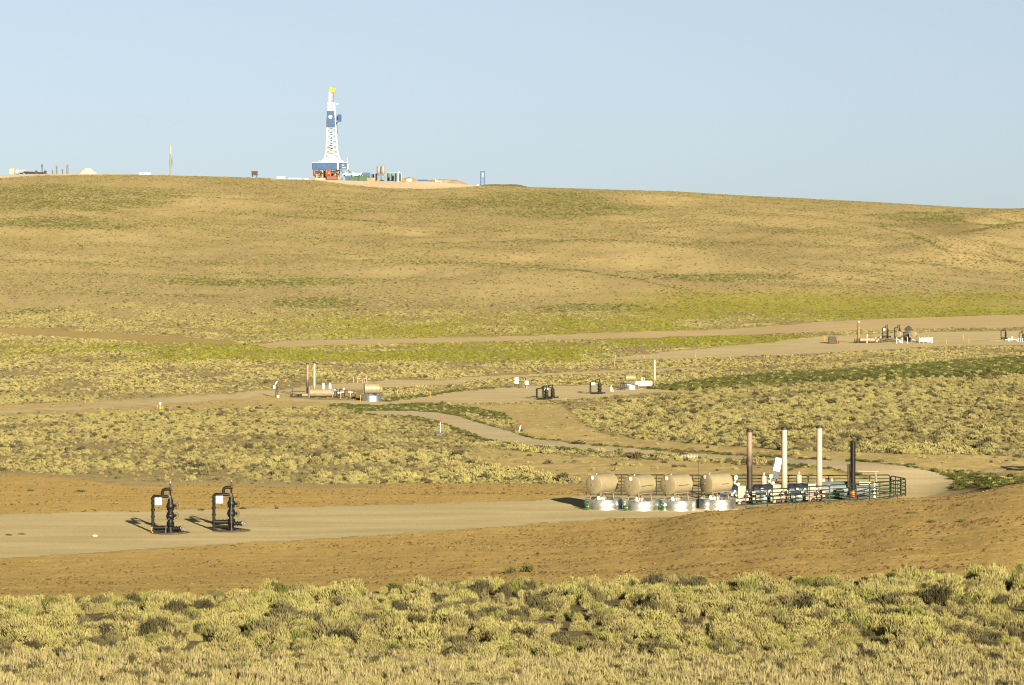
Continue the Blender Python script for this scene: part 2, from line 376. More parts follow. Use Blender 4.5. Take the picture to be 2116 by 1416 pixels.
def gravel_mat(name, lo, hi, tr=0.0):
    m, N, L, b = nmat(name)
    geo = N.new('ShaderNodeNewGeometry')
    mp = N.new('ShaderNodeMapping'); mp.inputs['Scale'].default_value = (.12, .55, 1); L.new(geo.outputs['Position'], mp.inputs['Vector'])
    n1 = N.new('ShaderNodeTexNoise'); n1.inputs['Scale'].default_value = .8; n1.inputs['Detail'].default_value = 8; L.new(mp.outputs[0], n1.inputs['Vector'])
    n2 = N.new('ShaderNodeTexNoise'); n2.inputs['Scale'].default_value = 6; n2.inputs['Detail'].default_value = 6; L.new(geo.outputs['Position'], n2.inputs['Vector'])
    ad = N.new('ShaderNodeMix'); ad.data_type = 'FLOAT'; ad.inputs[0].default_value = .4; L.new(n1.outputs['Fac'], ad.inputs[2]); L.new(n2.outputs['Fac'], ad.inputs[3])
    cr = N.new('ShaderNodeValToRGB'); L.new(ad.outputs[0], cr.inputs['Fac'])
    cr.color_ramp.elements[0].position = .37; cr.color_ramp.elements[0].color = (*lo, 1)
    cr.color_ramp.elements[1].position = .62; cr.color_ramp.elements[1].color = (*hi, 1)
    L.new(cr.outputs['Color'], b.inputs['Base Color']); b.inputs['Roughness'].default_value = .95; b.inputs['Specular IOR Level'].default_value = .1
    bp = N.new('ShaderNodeBump'); bp.inputs['Strength'].default_value = .3; bp.inputs['Distance'].default_value = .06
    L.new(n2.outputs['Fac'], bp.inputs['Height']); L.new(bp.outputs['Normal'], b.inputs['Normal'])
    return m

# ------------------------------------------------------------------ ground sheet
pxs = np.concatenate([np.arange(-1500, -100, 40), np.arange(-100, 2217, 3.5), np.arange(2220, 3700, 40)]).astype(float)
rows = [12.0]
while rows[-1] < 25000:
    d = rows[-1]
    if d < 60: s = 2.0
    elif d < 1640: s = min(4.0, max(.22, 2.4 * d * d / (F * 21)))
    else: s = d * .12
    rows.append(d + s)
rows = np.array(rows)
PX, DD = np.meshgrid(pxs, rows, indexing='xy')
nr, nc = PX.shape
ZZ = zrel(PX, DD)
zn = zones(PX.ravel(), DD.ravel())
_gx, _gd = (PX - CX) * DD / F, DD
_soil = zn['dirt'].reshape(PX.shape) * (DD < 240)
ZZ = ZZ + _soil * ((fbm(_gx / .5, _gd / .7, 1, 3) - .5) * .075 + (fbm(_gx / 11 + _gd * .02, (_gd + _gx * .12) / .9, 4, 2) - .5) * .06 + (fbm(_gx / 3.2, _gd / 4.0, 3, 2) - .5) * .05)
ZZ = ZZ + (zn['pad'] | zn['road'] | zn['midpad']).reshape(PX.shape) * ((fbm(_gx / 9 + _gd * .02, (_gd + _gx * .10) / .8, 5, 2) - .5) * .035)
ZZ = ZZ + (zn['bare'] | zn['straw']).reshape(PX.shape) * (fbm(_gx / 1.6, _gd / 2.2, 2, 3) - .5) * .25

def gridmesh(name, sel=None, dz=0.0):
    idx = np.arange(nr * nc).reshape(nr, nc)
    q = np.stack([idx[:-1, :-1], idx[:-1, 1:], idx[1:, 1:], idx[1:, :-1]], -1).reshape(-1, 4)
    co = np.stack([((PX - CX) * DD / F).ravel(), DD.ravel(), ZZ.ravel() + ZC + dz], -1)
    if sel is not None:
        keep = sel[q].sum(1) >= 3
        q = q[keep]; used = np.unique(q); mp = np.full(nr * nc, -1); mp[used] = np.arange(len(used))
        q = mp[q]; co = co[used]
    me = bpy.data.meshes.new(name)
    me.vertices.add(len(co)); me.vertices.foreach_set('co', co.astype(np.float32).ravel())
    me.loops.add(len(q) * 4); me.loops.foreach_set('vertex_index', q.astype(np.int32).ravel())
    me.polygons.add(len(q)); me.polygons.foreach_set('loop_start', np.arange(0, len(q) * 4, 4, dtype=np.int32))
    me.update(calc_edges=True); me.shade_smooth()
    return me
def link(name, me, mat=None, parent=None):
    o = bpy.data.objects.new(name, me); COL.objects.link(o)
    if mat is not None and not me.materials: me.materials.append(mat)
    if parent is not None: o.parent = parent
    return o
gme = gridmesh('ground')
def blur(a, n=1):
    a = a.reshape(nr, nc).astype(float)
    for _ in range(n):
        b = a.copy(); b[1:-1] = (a[:-2] + 2 * a[1:-1] + a[2:]) / 4; a = b.copy(); a[:, 1:-1] = (b[:, :-2] + 2 * b[:, 1:-1] + b[:, 2:]) / 4
    return a.ravel()
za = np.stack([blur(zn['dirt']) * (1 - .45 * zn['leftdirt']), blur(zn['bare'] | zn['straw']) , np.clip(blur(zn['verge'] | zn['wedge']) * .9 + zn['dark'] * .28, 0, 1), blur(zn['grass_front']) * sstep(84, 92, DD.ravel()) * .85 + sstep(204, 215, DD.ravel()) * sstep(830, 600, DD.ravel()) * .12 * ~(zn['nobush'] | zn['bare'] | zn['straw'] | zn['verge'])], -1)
zb = np.stack([zn['ridge'] * .12, zn['yellow'] * .75, blur(zn['hillpad']), np.ones(nr * nc)], -1)
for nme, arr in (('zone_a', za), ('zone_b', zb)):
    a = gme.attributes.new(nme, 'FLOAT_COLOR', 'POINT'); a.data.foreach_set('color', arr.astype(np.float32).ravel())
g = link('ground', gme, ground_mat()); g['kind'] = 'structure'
M_pad = gravel_mat('pad_gravel', (.34, .275, .143), (.465, .385, .222))
M_road = gravel_mat('road_gravel', (.385, .31, .19), (.50, .41, .26))
M_mid = gravel_mat('mid_pad_gravel', (.37, .30, .16), (.49, .405, .235))
M_far = gravel_mat('far_track', (.37, .28, .148), (.48, .375, .205))
for nme, key, mt, dz in (('well_pad', 'pad', M_pad, .008), ('road', 'road', M_road, .012), ('gravel_pad', 'midpad', M_mid, .016), ('track', 'track', M_mid, .020),
                         ('gravel_pad', 'rpad', M_mid, .024), ('dirt_road', 'farroad', M_far, .028)):
    o = link(nme, gridmesh(nme, zn[key], dz), mt); o['kind'] = 'structure'

# ------------------------------------------------------------------ mesh builder
class MB:
    def __init__(s): s.v = []; s.f = []
    def add(s, vs, fs):
        b = len(s.v); s.v += [tuple(v) for v in vs]; s.f += [tuple(b + i for i in f) for f in fs]; return s
    def box(s, c, d, rz=0, rx=0, ry=0):
        M = Matrix.Rotation(rz, 3, 'Z') @ Matrix.Rotation(ry, 3, 'Y') @ Matrix.Rotation(rx, 3, 'X')
        vs = [Vector(c) + M @ Vector((x * d[0] / 2, y * d[1] / 2, z * d[2] / 2)) for x in (-1, 1) for y in (-1, 1) for z in (-1, 1)]
        return s.add(vs, [(0, 1, 3, 2), (4, 6, 7, 5), (0, 4, 5, 1), (2, 3, 7, 6), (0, 2, 6, 4), (1, 5, 7, 3)])
    def prism(s, c, d, bev, rz=0):
        """box with chamfered vertical and top edges"""
        x, y, z = d[0] / 2, d[1] / 2, d[2]
        def ring(ix, zz, b): return [(-x + ix + b, -y + ix, zz), (x - ix - b, -y + ix, zz), (x - ix, -y + ix + b, zz), (x - ix, y - ix - b, zz), (x - ix - b, y - ix, zz), (-x + ix + b, y - ix, zz), (-x + ix, y - ix - b, zz), (-x + ix, -y + ix + b, zz)]
        M = Matrix.Rotation(rz, 3, 'Z'); vs = ring(0, 0, bev) + ring(0, z - bev, bev) + ring(bev, z, bev * .6)
        vs = [Vector(c) + M @ Vector(v) for v in vs]; fs = []
        for k in range(2):
            for i in range(8): j = (i + 1) % 8; fs.append((k * 8 + i, k * 8 + j, k * 8 + 8 + j, k * 8 + 8 + i))
        fs += [tuple(range(16, 24)), tuple(range(7, -1, -1))]
        return s.add(vs, fs)
    def rev(s, a, b, prof, n=16):
        """surface of revolution about the axis a->b; prof = [(t along metres, radius)]"""
        a = Vector(a); ax = (Vector(b) - a); ax.normalize()
        u = ax.orthogonal().normalized(); w = ax.cross(u); vs = []; fs = []
        for t, r in prof:
            for i in range(n):
                q = 2 * math.pi * i / n; vs.append(a + ax * t + (u * math.cos(q) + w * math.sin(q)) * r)
        for k in range(len(prof) - 1):
            for i in range(n): j = (i + 1) % n; fs.append((k * n + i, k * n + j, (k + 1) * n + j, (k + 1) * n + i))
        fs.append(tuple(range(n - 1, -1, -1))); m = (len(prof) - 1) * n; fs.append(tuple(range(m, m + n)))
        return s.add(vs, fs)
    def cyl(s, a, b, r, n=12, r2=None):
        L = (Vector(b) - Vector(a)).length
        return s.rev(a, b, [(0, r), (L, r if r2 is None else r2)], n)
    def vessel(s, a, b, r, n=24, dome=.18):
        L = (Vector(b) - Vector(a)).length; d = r * dome
        return s.rev(a, b, [(-d, r * .02), (-d * .85, r * .45), (-d * .5, r * .8), (0, r), (L, r), (L + d * .5, r * .8), (L + d * .85, r * .45), (L + d, r * .02)], n)
    def tube(s, pts, r, n=6):
        pts = [Vector(p) for p in pts]; vs = []; fs = []
        ref = None
        for i, p in enumerate(pts):
            t = (pts[min(i + 1, len(pts) - 1)] - pts[max(i - 1, 0)]).normalized()
            if ref is None: ref = t.orthogonal().normalized()
            u = (ref - t * ref.dot(t))
            u = u.normalized() if u.length > 1e-4 else t.orthogonal().normalized()
            ref = u; w = t.cross(u)
            for k in range(n):
                q = 2 * math.pi * k / n; vs.append(p + (u * math.cos(q) + w * math.sin(q)) * r)
        for i in range(len(pts) - 1):
            for k in range(n): j = (k + 1) % n; fs.append((i * n + k, i * n + j, (i + 1) * n + j, (i + 1) * n + k))
        fs.append(tuple(range(n - 1, -1, -1))); m = (len(pts) - 1) * n; fs.append(tuple(range(m, m + n)))
        return s.add(vs, fs)
    def torus(s, c, axis, R_, r, n=18, k=5):
        ax = Vector(axis).normalized(); u = ax.orthogonal().normalized(); w = ax.cross(u); vs = []; fs = []; c = Vector(c)
        for i in range(n):
            q = 2 * math.pi * i / n; d = u * math.cos(q) + w * math.sin(q)
            for j in range(k):
                p = 2 * math.pi * j / k; vs.append(c + d * (R_ + r * math.cos(p)) + ax * r * math.sin(p))
        for i in range(n):
            for j in range(k): a, b = (i + 1) % n, (j + 1) % k; fs.append((i * k + j, a * k + j, a * k + b, i * k + b))
        return s.add(vs, fs)
    def wheel(s, c, axis, R_, r=.014):
        s.torus(c, axis, R_, r); ax = Vector(axis).normalized(); u = ax.orthogonal().normalized(); w = ax.cross(u); c = Vector(c)
        for q in (0, 1.047, 2.094): d = (u * math.cos(q) + w * math.sin(q)) * R_; s.cyl(c - d, c + d, r * .7, 5)
        return s
    def build(s, name, mat, parent=None, loc=None, rz=0, smooth=True):
        me = bpy.data.meshes.new(name); me.from_pydata(s.v, [], s.f); me.update()
        if smooth:
            me.shade_smooth()
            try: me.set_sharp_from_angle(angle=R(38))
            except Exception: pass
        o = link(name, me, mat, parent)
        if loc is not None: o.location = loc
        o.rotation_euler.z = rz
        return o
def tag(o, label, cat, group=None):
    o['label'] = label; o['category'] = cat
    if group: o['group'] = group
    return o
def thing(name, label, cat, loc, rz=0, group=None):
    o = bpy.data.objects.new(name, None); COL.objects.link(o); o.location = loc; o.rotation_euler.z = rz
    o.empty_display_size = .3
    return tag(o, label, cat, group)
def dup(o, loc=None, rz=None, label=None, scale=None, parent=None):
    c = o.copy(); COL.objects.link(c)
    if parent is not None: c.parent = parent
    if loc is not None: c.location = loc
    if rz is not None: c.rotation_euler.z = rz
    if scale is not None: c.scale = scale
    if label: c['label'] = label
    for ch in list(o.children): dup(ch, parent=c)
    return c

# paints and metals
black = pm('black_paint', (.007, .007, .007), .45, var=.3, spec=.25)
darkst = pm('dark_steel', (.03, .028, .026), .5, .3, var=.3)
tan = pm('tan_paint', (.215, .18, .112), .38, var=.10, scale=1.6)
tan2 = pm('pale_tan_paint', (.21, .168, .107), .5, var=.15)
white = pm('white_paint', (.62, .60, .57), .5, var=.08)
pinkw = pm('pinkish_white_paint', (.34, .265, .22), .55, var=.12)
greenp = pm('green_tube', (.004, .024, .014), .4, var=.3)
bgreen = pm('bright_green_paint', (.018, .085, .014), .35, var=.3)
bluev = pm('dark_blue_vessel', (.016, .025, .058), .45, var=.3)  # dark blue colour of the separator vessel shells
paleb = pm('pale_blue_grey_paint', (.115, .13, .14), .5, var=.2)
yellow = pm('yellow_paint', (.38, .21, .008), .5, var=.1)
red = pm('red_paint', (.36, .03, .012), .5, var=.15)
orange = pm('orange_paint', (.36, .11, .008), .5, var=.15)
rust = pm('rusty_steel', (.28, .12, .045), .8, var=.4)
steel = pm('bright_steel', (.55, .55, .55), .3, .9, var=.15)
grey = pm('grey_paint', (.30, .30, .28), .6, var=.2)
galv = pm('galvanised_sheet', (.66, .69, .72), .36, 1.0, var=.22, scale=2.2)
blueR = pm('rig_blue_paint', (.001, .036, .135), .45, var=.15, scale=.4)
tealR = pm('rig_teal_paint', (.003, .050, .150), .5, var=.2, scale=.4)
teal = pm('teal_tank_paint', (.010, .055, .075), .5, var=.2, scale=.5)
teal2 = pm('pale_teal_tank_paint', (.045, .105, .105), .5, var=.2, scale=.5)
rigwhite = pm('rig_white_paint', (.40, .40, .38), .5, var=.06, scale=.3)
silo = pm('silo_paint', (.20, .185, .15), .55, var=.2, scale=.4)
beige = pm('beige_steel', (.22, .17, .10), .7, var=.4, scale=.8)
brownw = pm('brown_post', (.05, .032, .018), .8, var=.3)
brick = pm('dark_stain', (.10, .066, .03), .95, var=.4)
concrete = pm('pale_stone', (.42, .35, .28), .9, var=.15, scale=.8, bump=.3)
spoil = pm('spoil_earth', (.32, .24, .15), .95, var=.2, scale=.3, bump=.4)
solarc = pm('solar_back', (.5, .5, .53), .4, var=.05)

# ------------------------------------------------------------------ wellheads
def wellhead(label, px, D, variant=0, rz=0.0, sc=1.0, sign=True, detail=True, group=None, paint=None):
    bk = paint or black
    w = thing('wellhead', label, 'wellhead', P(px, D), rz, group)
    w.scale = sc if isinstance(sc, tuple) else (sc,) * 3
    # valve tree
    if variant == 0:
        prof = [(-.1, .17), (.02, .17), (.02, .24), (.14, .24), (.14, .15), (.36, .14), (.42, .19), (.55, .20), (.62, .15), (.78, .13), (.86, .19), (.98, .215), (1.10, .19), (1.17, .13), (1.36, .13), (1.44, .19), (1.56, .215), (1.70, .18), (1.78, .14), (1.95, .13), (2.05, .08), (2.12, .08)]
    else:
        prof = [(-.1, .15), (.02, .15), (.02, .22), (.12, .22), (.12, .13), (.30, .14), (.42, .20), (.60, .19), (.66, .12), (.86, .12), (.92, .20), (1.04, .22), (1.15, .19), (1.21, .12), (1.42, .12), (1.5, .19), (1.62, .215), (1.73, .18), (1.82, .13), (1.98, .13), (2.14, .08)]
    m = MB().rev((0, 0, 0), (0, 0, 3), [(a_, b_ * 1.18) for a_, b_ in prof], 18)
    for z in ((.14, .62, .78, 1.17, 1.36) if variant == 0 else (.12, .66, .86, 1.21, 1.42)): m.cyl((0, 0, z - .025), (0, 0, z + .025), .225, 16)
    tree = m.build('valve_tree', bk, w)
    if detail:
        for z in (1.02, 1.60): MB().cyl((.1, -.02, z), (.34, -.1, z), .075, 10).build('valve_bonnet', bk, tree)
    MB().rev((0, 0, 2.05), (0, 0, 3.1), [(0, .075), (.18, .075), (.18, .055), (.40, .05), (.44, .075), (.56, .07), (.62, .045), (.86, .035)], 10).build('mast_pipe', bk, w)
    MB().rev((0, 0, 2.9), (0, 0, 3.1), [(0, .03), (.06, .032), (.12, .01)], 8).build('gauge_cap', steel, w)
    lx = -1.03
    zt = 2.15
    # flow line: up on the left, across the top, goose neck to the mast
    fl = MB()
    zb = .32 if variant == 0 else -.05
    fl.tube([(lx, 0, zb), (lx, 0, 1.0), (lx, 0, zt - .05), (lx + .05, 0, zt), (lx + .5, 0, zt), (-.18, 0, zt - .02), (0, 0, zt - .05)], .092, 10)
    for z in (.55, .95, 1.35, 1.75, 2.0): fl.cyl((lx, 0, z - .04), (lx, 0, z + .04), .13, 10)
    for xx in (lx + .15, lx + .45, -.3, -.22): fl.cyl((xx - .03, 0, zt), (xx + .03, 0, zt), .09, 10)
    fl.build('flow_line', bk, w)
    gn = MB().tube([(-.46, 0, zt), (-.47, 0, 2.36), (-.43, 0, 2.50), (-.33, 0, 2.56), (-.15, 0, 2.57), (0, 0, 2.55)], .095, 10)
    gn.cyl((-.2, 0, 2.57), (-.12, 0, 2.57), .1, 10); gn.build('goose_neck', bk, w)
    # lower run
    zl = .30 if variant == 0 else .52
    lo = MB().tube([(lx, 0, zl), (lx + .2, 0, zl - .02), (-.5, 0, zl), (0, 0, zl)], .12, 10)
    for xx in (lx + .12, -.75, -.5, -.28): lo.cyl((xx - .035, 0, zl), (xx + .035, 0, zl), .15, 12)
    if variant: lo.tube([(lx + .1, 0, .28), (-.3, 0, .26), (0, .0, .28)], .07, 8)
    else: lo.tube([(lx - .08, -.1, .05), (-.55, -.1, .10), (0, -.05, .08)], .09, 8)
    lo.build('casing_line', bk, w)
    zr = .26 if variant == 0 else .42
    ou = MB().cyl((0, 0, zr), (.62, -.1, zr), .105, 12)
    for xx in (.22, .36, .52, .62): ou.cyl((xx - .03, -.16 * xx, zr), (xx + .03, -.16 * xx, zr), .15, 12)
    ou.build('outlet_line', bk, w)
    if detail:
        for z in ((1.02, 1.60)): MB().wheel((.37, -.12, z), (.75, -.62, .05), .17, .013).build('handwheel', darkst, w)
        MB().wheel((.74, -.16, zr + .02), (.8, -.6, .0), .17, .014).build('handwheel', steel, w)
        MB().wheel((.86, -.2, zr - .02), (.8, -.6, .0), .10, .012).build('handwheel', steel, w)
        MB().tube([(.05, -.2, 2.1 if variant else .95), (-.02 if variant else -.22, -.24, 1.0 if variant else .7), (.02 if variant else -.24, -.28, -.02)], .018, 6).build('conduit', steel, w)
        MB().rev((0, 0, -.03), (0, 0, 1), [(0, 1.2), (.045, 1.15), (.06, .92), (.09, .9), (.09, .82), (.05, .78), (.05, .05)], 28).build('cellar_ring', brick, w)
        if variant == 0: MB().tube([(lx - .02, -.12, .36), (lx - .1, -.16, .2), (lx + .02, -.2, .02), (lx + .08, -.2, .0)], .03, 6).build('yellow_hose', yellow, w)
        hd = MB()
        for xx, zz in ((-.12, zt - .1), (-.04, zt - .02), (-.1, zt + .06)): hd.cyl((xx, -.12, zz), (xx + .07, -.16, zz), .05, 8)
        hd.build('fittings', steel, w)
    if sign:
        sx = lx + .11
        sg = MB().box((sx + .22, -.03, 1.86), (.42, .012, .46)).build('sign_panel', white, w)
        MB().box((sx + .22, -.015, 1.86), (.47, .014, .51)).build('sign_backing', darkst, sg)
    return w
wellhead('black wellhead with white sign and yellow hose, the one farther from the tan tanks', 352, 171.2, 0)
wellhead('black wellhead with white sign, between the other black wellhead and the tan tanks', 478, 172.4, 1, rz=.06)

# ------------------------------------------------------------------ tan tanks in galvanised rings
TANKS = [(1244, 185.0), (1322, 184.2), (1398, 184.4), (1480, 185.2)]
tl = ['first tan tank from the wellheads, horizontal drum on a braced stand', 'second tan tank from the wellheads, with a dark streak along its side',
      'third tan tank from the wellheads, slim streak on its side', 'tan tank closest to the scorched brown stack, on a braced stand']
AX = Vector((.66, .75, 0)).normalized()
def make_tank():
    t = thing('storage_tank', tl[0], 'tank', (0, 0, 0), 0, 'tan tanks on stands')
    a, b = AX * -.85, AX * .85; zc = 1.66; r = .63
    sh = MB().vessel((a.x, a.y, zc), (b.x, b.y, zc), r, 40, .16); 
    shell = sh.build('shell', tan, t)
    for s in (-.80, .80):
        c = AX * s; MB().torus((c.x, c.y, zc), AX, r, .012, 40, 4).build('weld_band', tan, shell)
    f = AX * -.97
    MB().cyl((f.x, f.y, zc), tuple(Vector((f.x, f.y, zc)) - AX * .05), .035, 8).build('plug', steel, shell)
    f = AX * -.93
    MB().cyl((f.x, f.y, zc - .55), tuple(Vector((f.x, f.y, zc - .55)) - AX * .12), .04, 8).build('drain_valve', steel, shell)
    c = AX * -.55
    MB().rev((c.x, c.y, zc + r - .02), (c.x, c.y, 9), [(0, .07), (.06, .07), (.06, .09), (.09, .09), (.12, .03)], 10).build('vent_cap', steel, shell)
    side = AX.cross(Vector((0, 0, 1)))
    # sticker on the dished end
    u = side; p = Vector((0, 0, zc)) + AX * -.945
    MB().add([p + u * x + Vector((0, 0, z)) + AX * (0.045 if z > .46 else 0.0) for x, z in ((-.14, .40), (.14, .40), (.15, .46), (.1, .51), (-.1, .51), (-.15, .46))], [(0, 1, 2, 3, 4, 5)])
    lab = MB().rev(tuple(p + Vector((0, 0, .43)) - AX * .0), tuple(p + Vector((0, 0, .43)) - AX), [(0, .0), (.002, .13), (.012, .13), (.014, .02)], 20).build('label_plate', pm('label_pink_white', (.75, .6, .62), .5), shell)
    st = MB()
    for s in (-.62, .62):
        for q in (-.42, .42):
            top = AX * s + side * q * .9; ft = AX * s * 1.1 + side * q * 1.25
            st.tube([(top.x, top.y, zc - .50), (ft.x, ft.y, .0)], .032, 6)
        x1 = AX * s + side * -.5; x2 = AX * s + side * .5
        st.tube([(x1.x, x1.y, zc - .57), (x2.x, x2.y, zc - .57)], .035, 6)
        y1 = AX * s * 1.1 + side * -.5; st.tube([(y1.x, y1.y, .12), (x2.x, x2.y, zc - .6)], .022, 6)
    for q in (-.42, .42):
        a1 = AX * -.62 + side * q; a2 = AX * .62 + side * q
        st.tube([(a1.x, a1.y, zc - .55), (a2.x, a2.y, zc - .55)], .032, 6)
        st.tube([(a1.x, a1.y, .1), (a2.x * .2, a2.y * .2, zc - .55)], .022, 6); st.tube([(a2.x, a2.y, .1), (a1.x * .2, a1.y * .2, zc - .55)], .022, 6)
    st.build('stand', tan2, t)
    pm_ = AX * -.5 + side * .25
    MB().prism((pm_.x - .1, pm_.y - .2, .62), (.16, .16, .3), .02).build('pump_box', white, t)
    return t
def make_ring():
    r = 1.17; prof = []
    for i in range(15):
        q = i / 14; prof.append((q * .68, r + .005 * math.cos(q * 2 * math.pi * 2)))
    prof += [(.70, r + .03), (.715, r + .02), (.70, r - .01), (.02, r - .02), (.02, .02)]
    o = MB().rev((0, 0, 0), (0, 0, 1), prof, 56).build('containment_ring', galv)
    tag(o, '', 'containment ring', 'galvanised containment rings under the tan tanks')
    return o
rl = ['galvanised containment ring under the tan tank nearest the wellheads', 'galvanised containment ring under the second tan tank from the wellheads',
      'galvanised containment ring under the third tan tank from the wellheads', 'galvanised containment ring half sunk behind the bank, under the last tan tank']
def make_fill():
    o = MB().cyl((0, 0, 0), (0, 0, .42), .05, 8).build('fill_valve', bgreen)
    tag(o, '', 'valve', 'green valves beside the rings')
    MB().rev((0, 0, .28), (0, -.2, .28), [(-.12, .05), (-.1, .12), (.06, .14), (.16, .08)], 12).build('valve_body', bgreen, o)
    MB().wheel((0, 0, .5), (0, -.5, .8), .15, .02).build('handwheel', bgreen, o)
    MB().cyl((-.14, -.02, .12), (.16, -.02, .12), .045, 8).build('flange', bgreen, o)
    MB().cyl((.1, -.1, .28), (.1, -.18, .28), .04, 8).build('cap', steel, o)
    return o
tank0, ring0, fill0 = make_tank(), make_ring(), make_fill()
gl = ['bright green valve by the containment ring nearest the wellheads', 'bright green valve between the first and second containment rings', 'bright green valve between the second and third containment rings']
for i, (px, D) in enumerate(TANKS):
    p = P(px, D)
    p.z = ZC - 18.75
    t = tank0 if i == 0 else dup(tank0); t.location = p; t['label'] = tl[i]; t.rotation_euler.z = (0, .03, -.05, -.22)[i]
    t.location.z += (0, 0, .02, .02)[i]
    r_ = ring0 if i == 0 else dup(ring0); r_.location = p + Vector((.08, 0, 0)); r_['label'] = rl[i]; r_.rotation_euler.z = i * 1.3
    if i < 3:
        f = fill0 if i == 0 else dup(fill0); f.location = p + Vector((-1.0, -.98, .03)); f['label'] = gl[i]; f.rotation_euler.z = .3 * i
    if i in (1, 2, 3):
        sd = AX.cross(Vector((0, 0, 1)))
        v = [];
        ln = (.62, .5, .3)[i - 1]; of = (0, 0, .25)[i - 1]
        for s in (-ln + of, ln + of):
            for a in (-.03, .03): v.append(Vector((0, 0, 1.66)) + AX * s + (sd * math.cos(a - .05) + Vector((0, 0, 1)) * math.sin(a - .05)) * .634)
        MB().add(v, [(0, 1, 3, 2)]).build('rust_streak', darkst, t, smooth=False)

# ------------------------------------------------------------------ production units with stacks
GZ = ZC - 18.75
def unit(label, px, D, stackm, h, bottle=True, head=True, box=True):
    u = thing('separator_unit', label, 'separator', (P(px, D).x, D, GZ), 0, 'separator units behind the green fence')
    ve = MB().vessel((-1.2, 0, .80), (-.05, 0, .80), .5, 26, .25).build('vessel', bluev, u)
    MB().torus((-.62, 0, .80), (1, 0, 0), .505, .018, 26, 4).build('band', bluev, ve)
    MB().prism((.24, -.08, .12), (.52, .88, 1.2), .03).build('burner_housing', pinkw, u)
    MB().rev((.78, 0, .1), (.78, 0, 9), [(0, .19), (h - .15, .175)], 20).build('stack', stackm, u)
    MB().rev((.78, 0, h - .08), (.78, 0, 9), [(0, .18), (.02, .215), (.16, .215), (.18, .13)], 20).build('stack_cap', darkst, u)
    sk = MB()
    for y in (-.48, .48): sk.box((-.1, y, .09), (2.15, .12, .16))
    for x in (-1.0, -.3, .4, .9): sk.box((x, 0, .1), (.1, .9, .12))
    for x in (-.95, -.3): sk.box((x, 0, .3), (.1, .6, .36))
    sk.build('skid', darkst, u)
    # valves, meters and piping at the front
    vp = MB()
    vp.tube([(-.95, -.5, .2), (-.95, -.62, .55), (-.5, -.66, .62), (-.2, -.62, .5), (-.2, -.5, .15)], .045, 8)
    vp.tube([(.5, -.4, .15), (.5, -.5, .6), (.62, -.45, .95), (.5, -.2, 1.15)], .04, 8)
    vp.tube([(-.8, -.4, 1.0), (-.8, -.55, 1.3), (-.45, -.5, 1.35), (-.1, -.3, 1.3)], .03, 6)
    for x, z in ((-.75, .62), (-.35, .6), (.5, .7)): vp.cyl((x, -.70, z), (x, -.54, z), .1, 10)
    for x, z, r in ((-.95, .25, .13), (.35, .25, .15), (1.0, .28, .14)): vp.cyl((x, -.62, z), (x, -.4, z), r, 12)
    vp.build('piping', darkst, u)
    MB().rev((-.62, -.62, .42), (-.62, -1, .42), [(0, .24), (.05, .27), (.12, .22), (.16, .06)], 20).build('meter', pm('dull_meter', (.16, .2, .21), .4, .3), u)
    for x, y, z in ((-.3, -.66, .9), (-.22, -.62, 1.0), (.56, -.48, 1.0), (.62, -.5, .8), (-.12, -.6, .72)): MB().cyl((x, y, z), (x, y - .05, z), .07, 12).build('gauge', steel, u)
    for x, y, z, d in ((-.4, -.6, .78, .16), (.58, -.42, .45, .2), (.7, -.45, .62, .14), (1.02, -.4, .5, .16), (-.05, -.62, .42, .26), (-.98, -.56, .5, .24), (-.72, -.58, 1.02, .18), (1.0, -.5, .85, .2)): MB().box((x, y, z), (d, d * .8, d * 1.1)).build('valve_actuator', pinkw, u)
    if bottle:
        MB().rev((-.55, 0, 1.2), (-.55, 0, 9), [(0, .06), (.06, .06), (.08, .165), (.12, .175), (.60, .175), (.66, .14), (.68, .06), (.78, .055), (.80, .08), (.86, .08), (.88, .02)], 18).build('pot', pinkw, u)
    if head:
        hb = MB(); hb.box((.05, 0, 1.36), (.18, .2, .22)); hb.tube([(.05, 0, 1.25), (-.15, 0, 1.45), (-.12, -.05, 1.75)], .035, 6); hb.box((-.1, -.05, 1.82), (.2, .1, .26), 0, 0, .25); hb.box((-.18, -.05, 1.5), (.14, .1, .12))
        hb.build('control_head', white, u)
    return u
SM1 = stack_mat('scorched_stack', (.020, .012, .009), (.20, .128, .10), 2.5, 3.7)
SM2 = stack_mat('pale_stack', (.22, .14, .115), (.36, .275, .24), .6, 2.2)
unit('separator unit with the scorched brown stack', 1524, 187.5, SM1, 4.82)
unit('separator unit with pinkish white stack just beside the tilted white panel', 1596, 188.3, SM2, 4.92)
unit('separator unit with pinkish white stack, standing next to the short black stack', 1668.5, 189.0, SM2, 4.96, head=False)
# black-stack burner
bs = thing('burner_unit', 'burner with short shiny black stack and rusty collar', 'burner', (P(1762.5, 190).x, 190, GZ))
MB().rev((0, 0, .5), (0, 0, 9), [(0, .17), (3.42, .17), (3.44, .14)], 24).build('stack', black, bs)
MB().rev((0, 0, .3), (0, 0, 9), [(0, .2), (.1, .23), (.42, .21), (.5, .175)], 20).build('collar', pm('copper_collar', (.35, .15, .06), .5, .3), bs)
MB().box((0, 0, .28), (1.5, .8, .14)).box((-.75, -.1, .55), (.3, .3, .5)).cyl((-1.1, -.1, .72), (-.7, -.1, .72), .16, 12).cyl((.5, -.1, .3), (.9, -.1, .3), .13, 12).box((-.55, 0, .12), (.1, .7, .24)).box((.55, 0, .12), (.1, .7, .24)).build('burner_base', darkst, bs)
MB().box((-.25, .2, 1.7), (.16, .2, 1.5)).build('ladder_guard', brownw, bs)
tk = thing('treater_vessel', 'pale blue-grey horizontal vessel behind the short black stack', 'vessel', (P(1728, 190.8).x, 190.8, GZ))
MB().vessel((-1.05, 0, .72), (.75, 0, .72), .55, 26, .25).build('shell', paleb, tk)
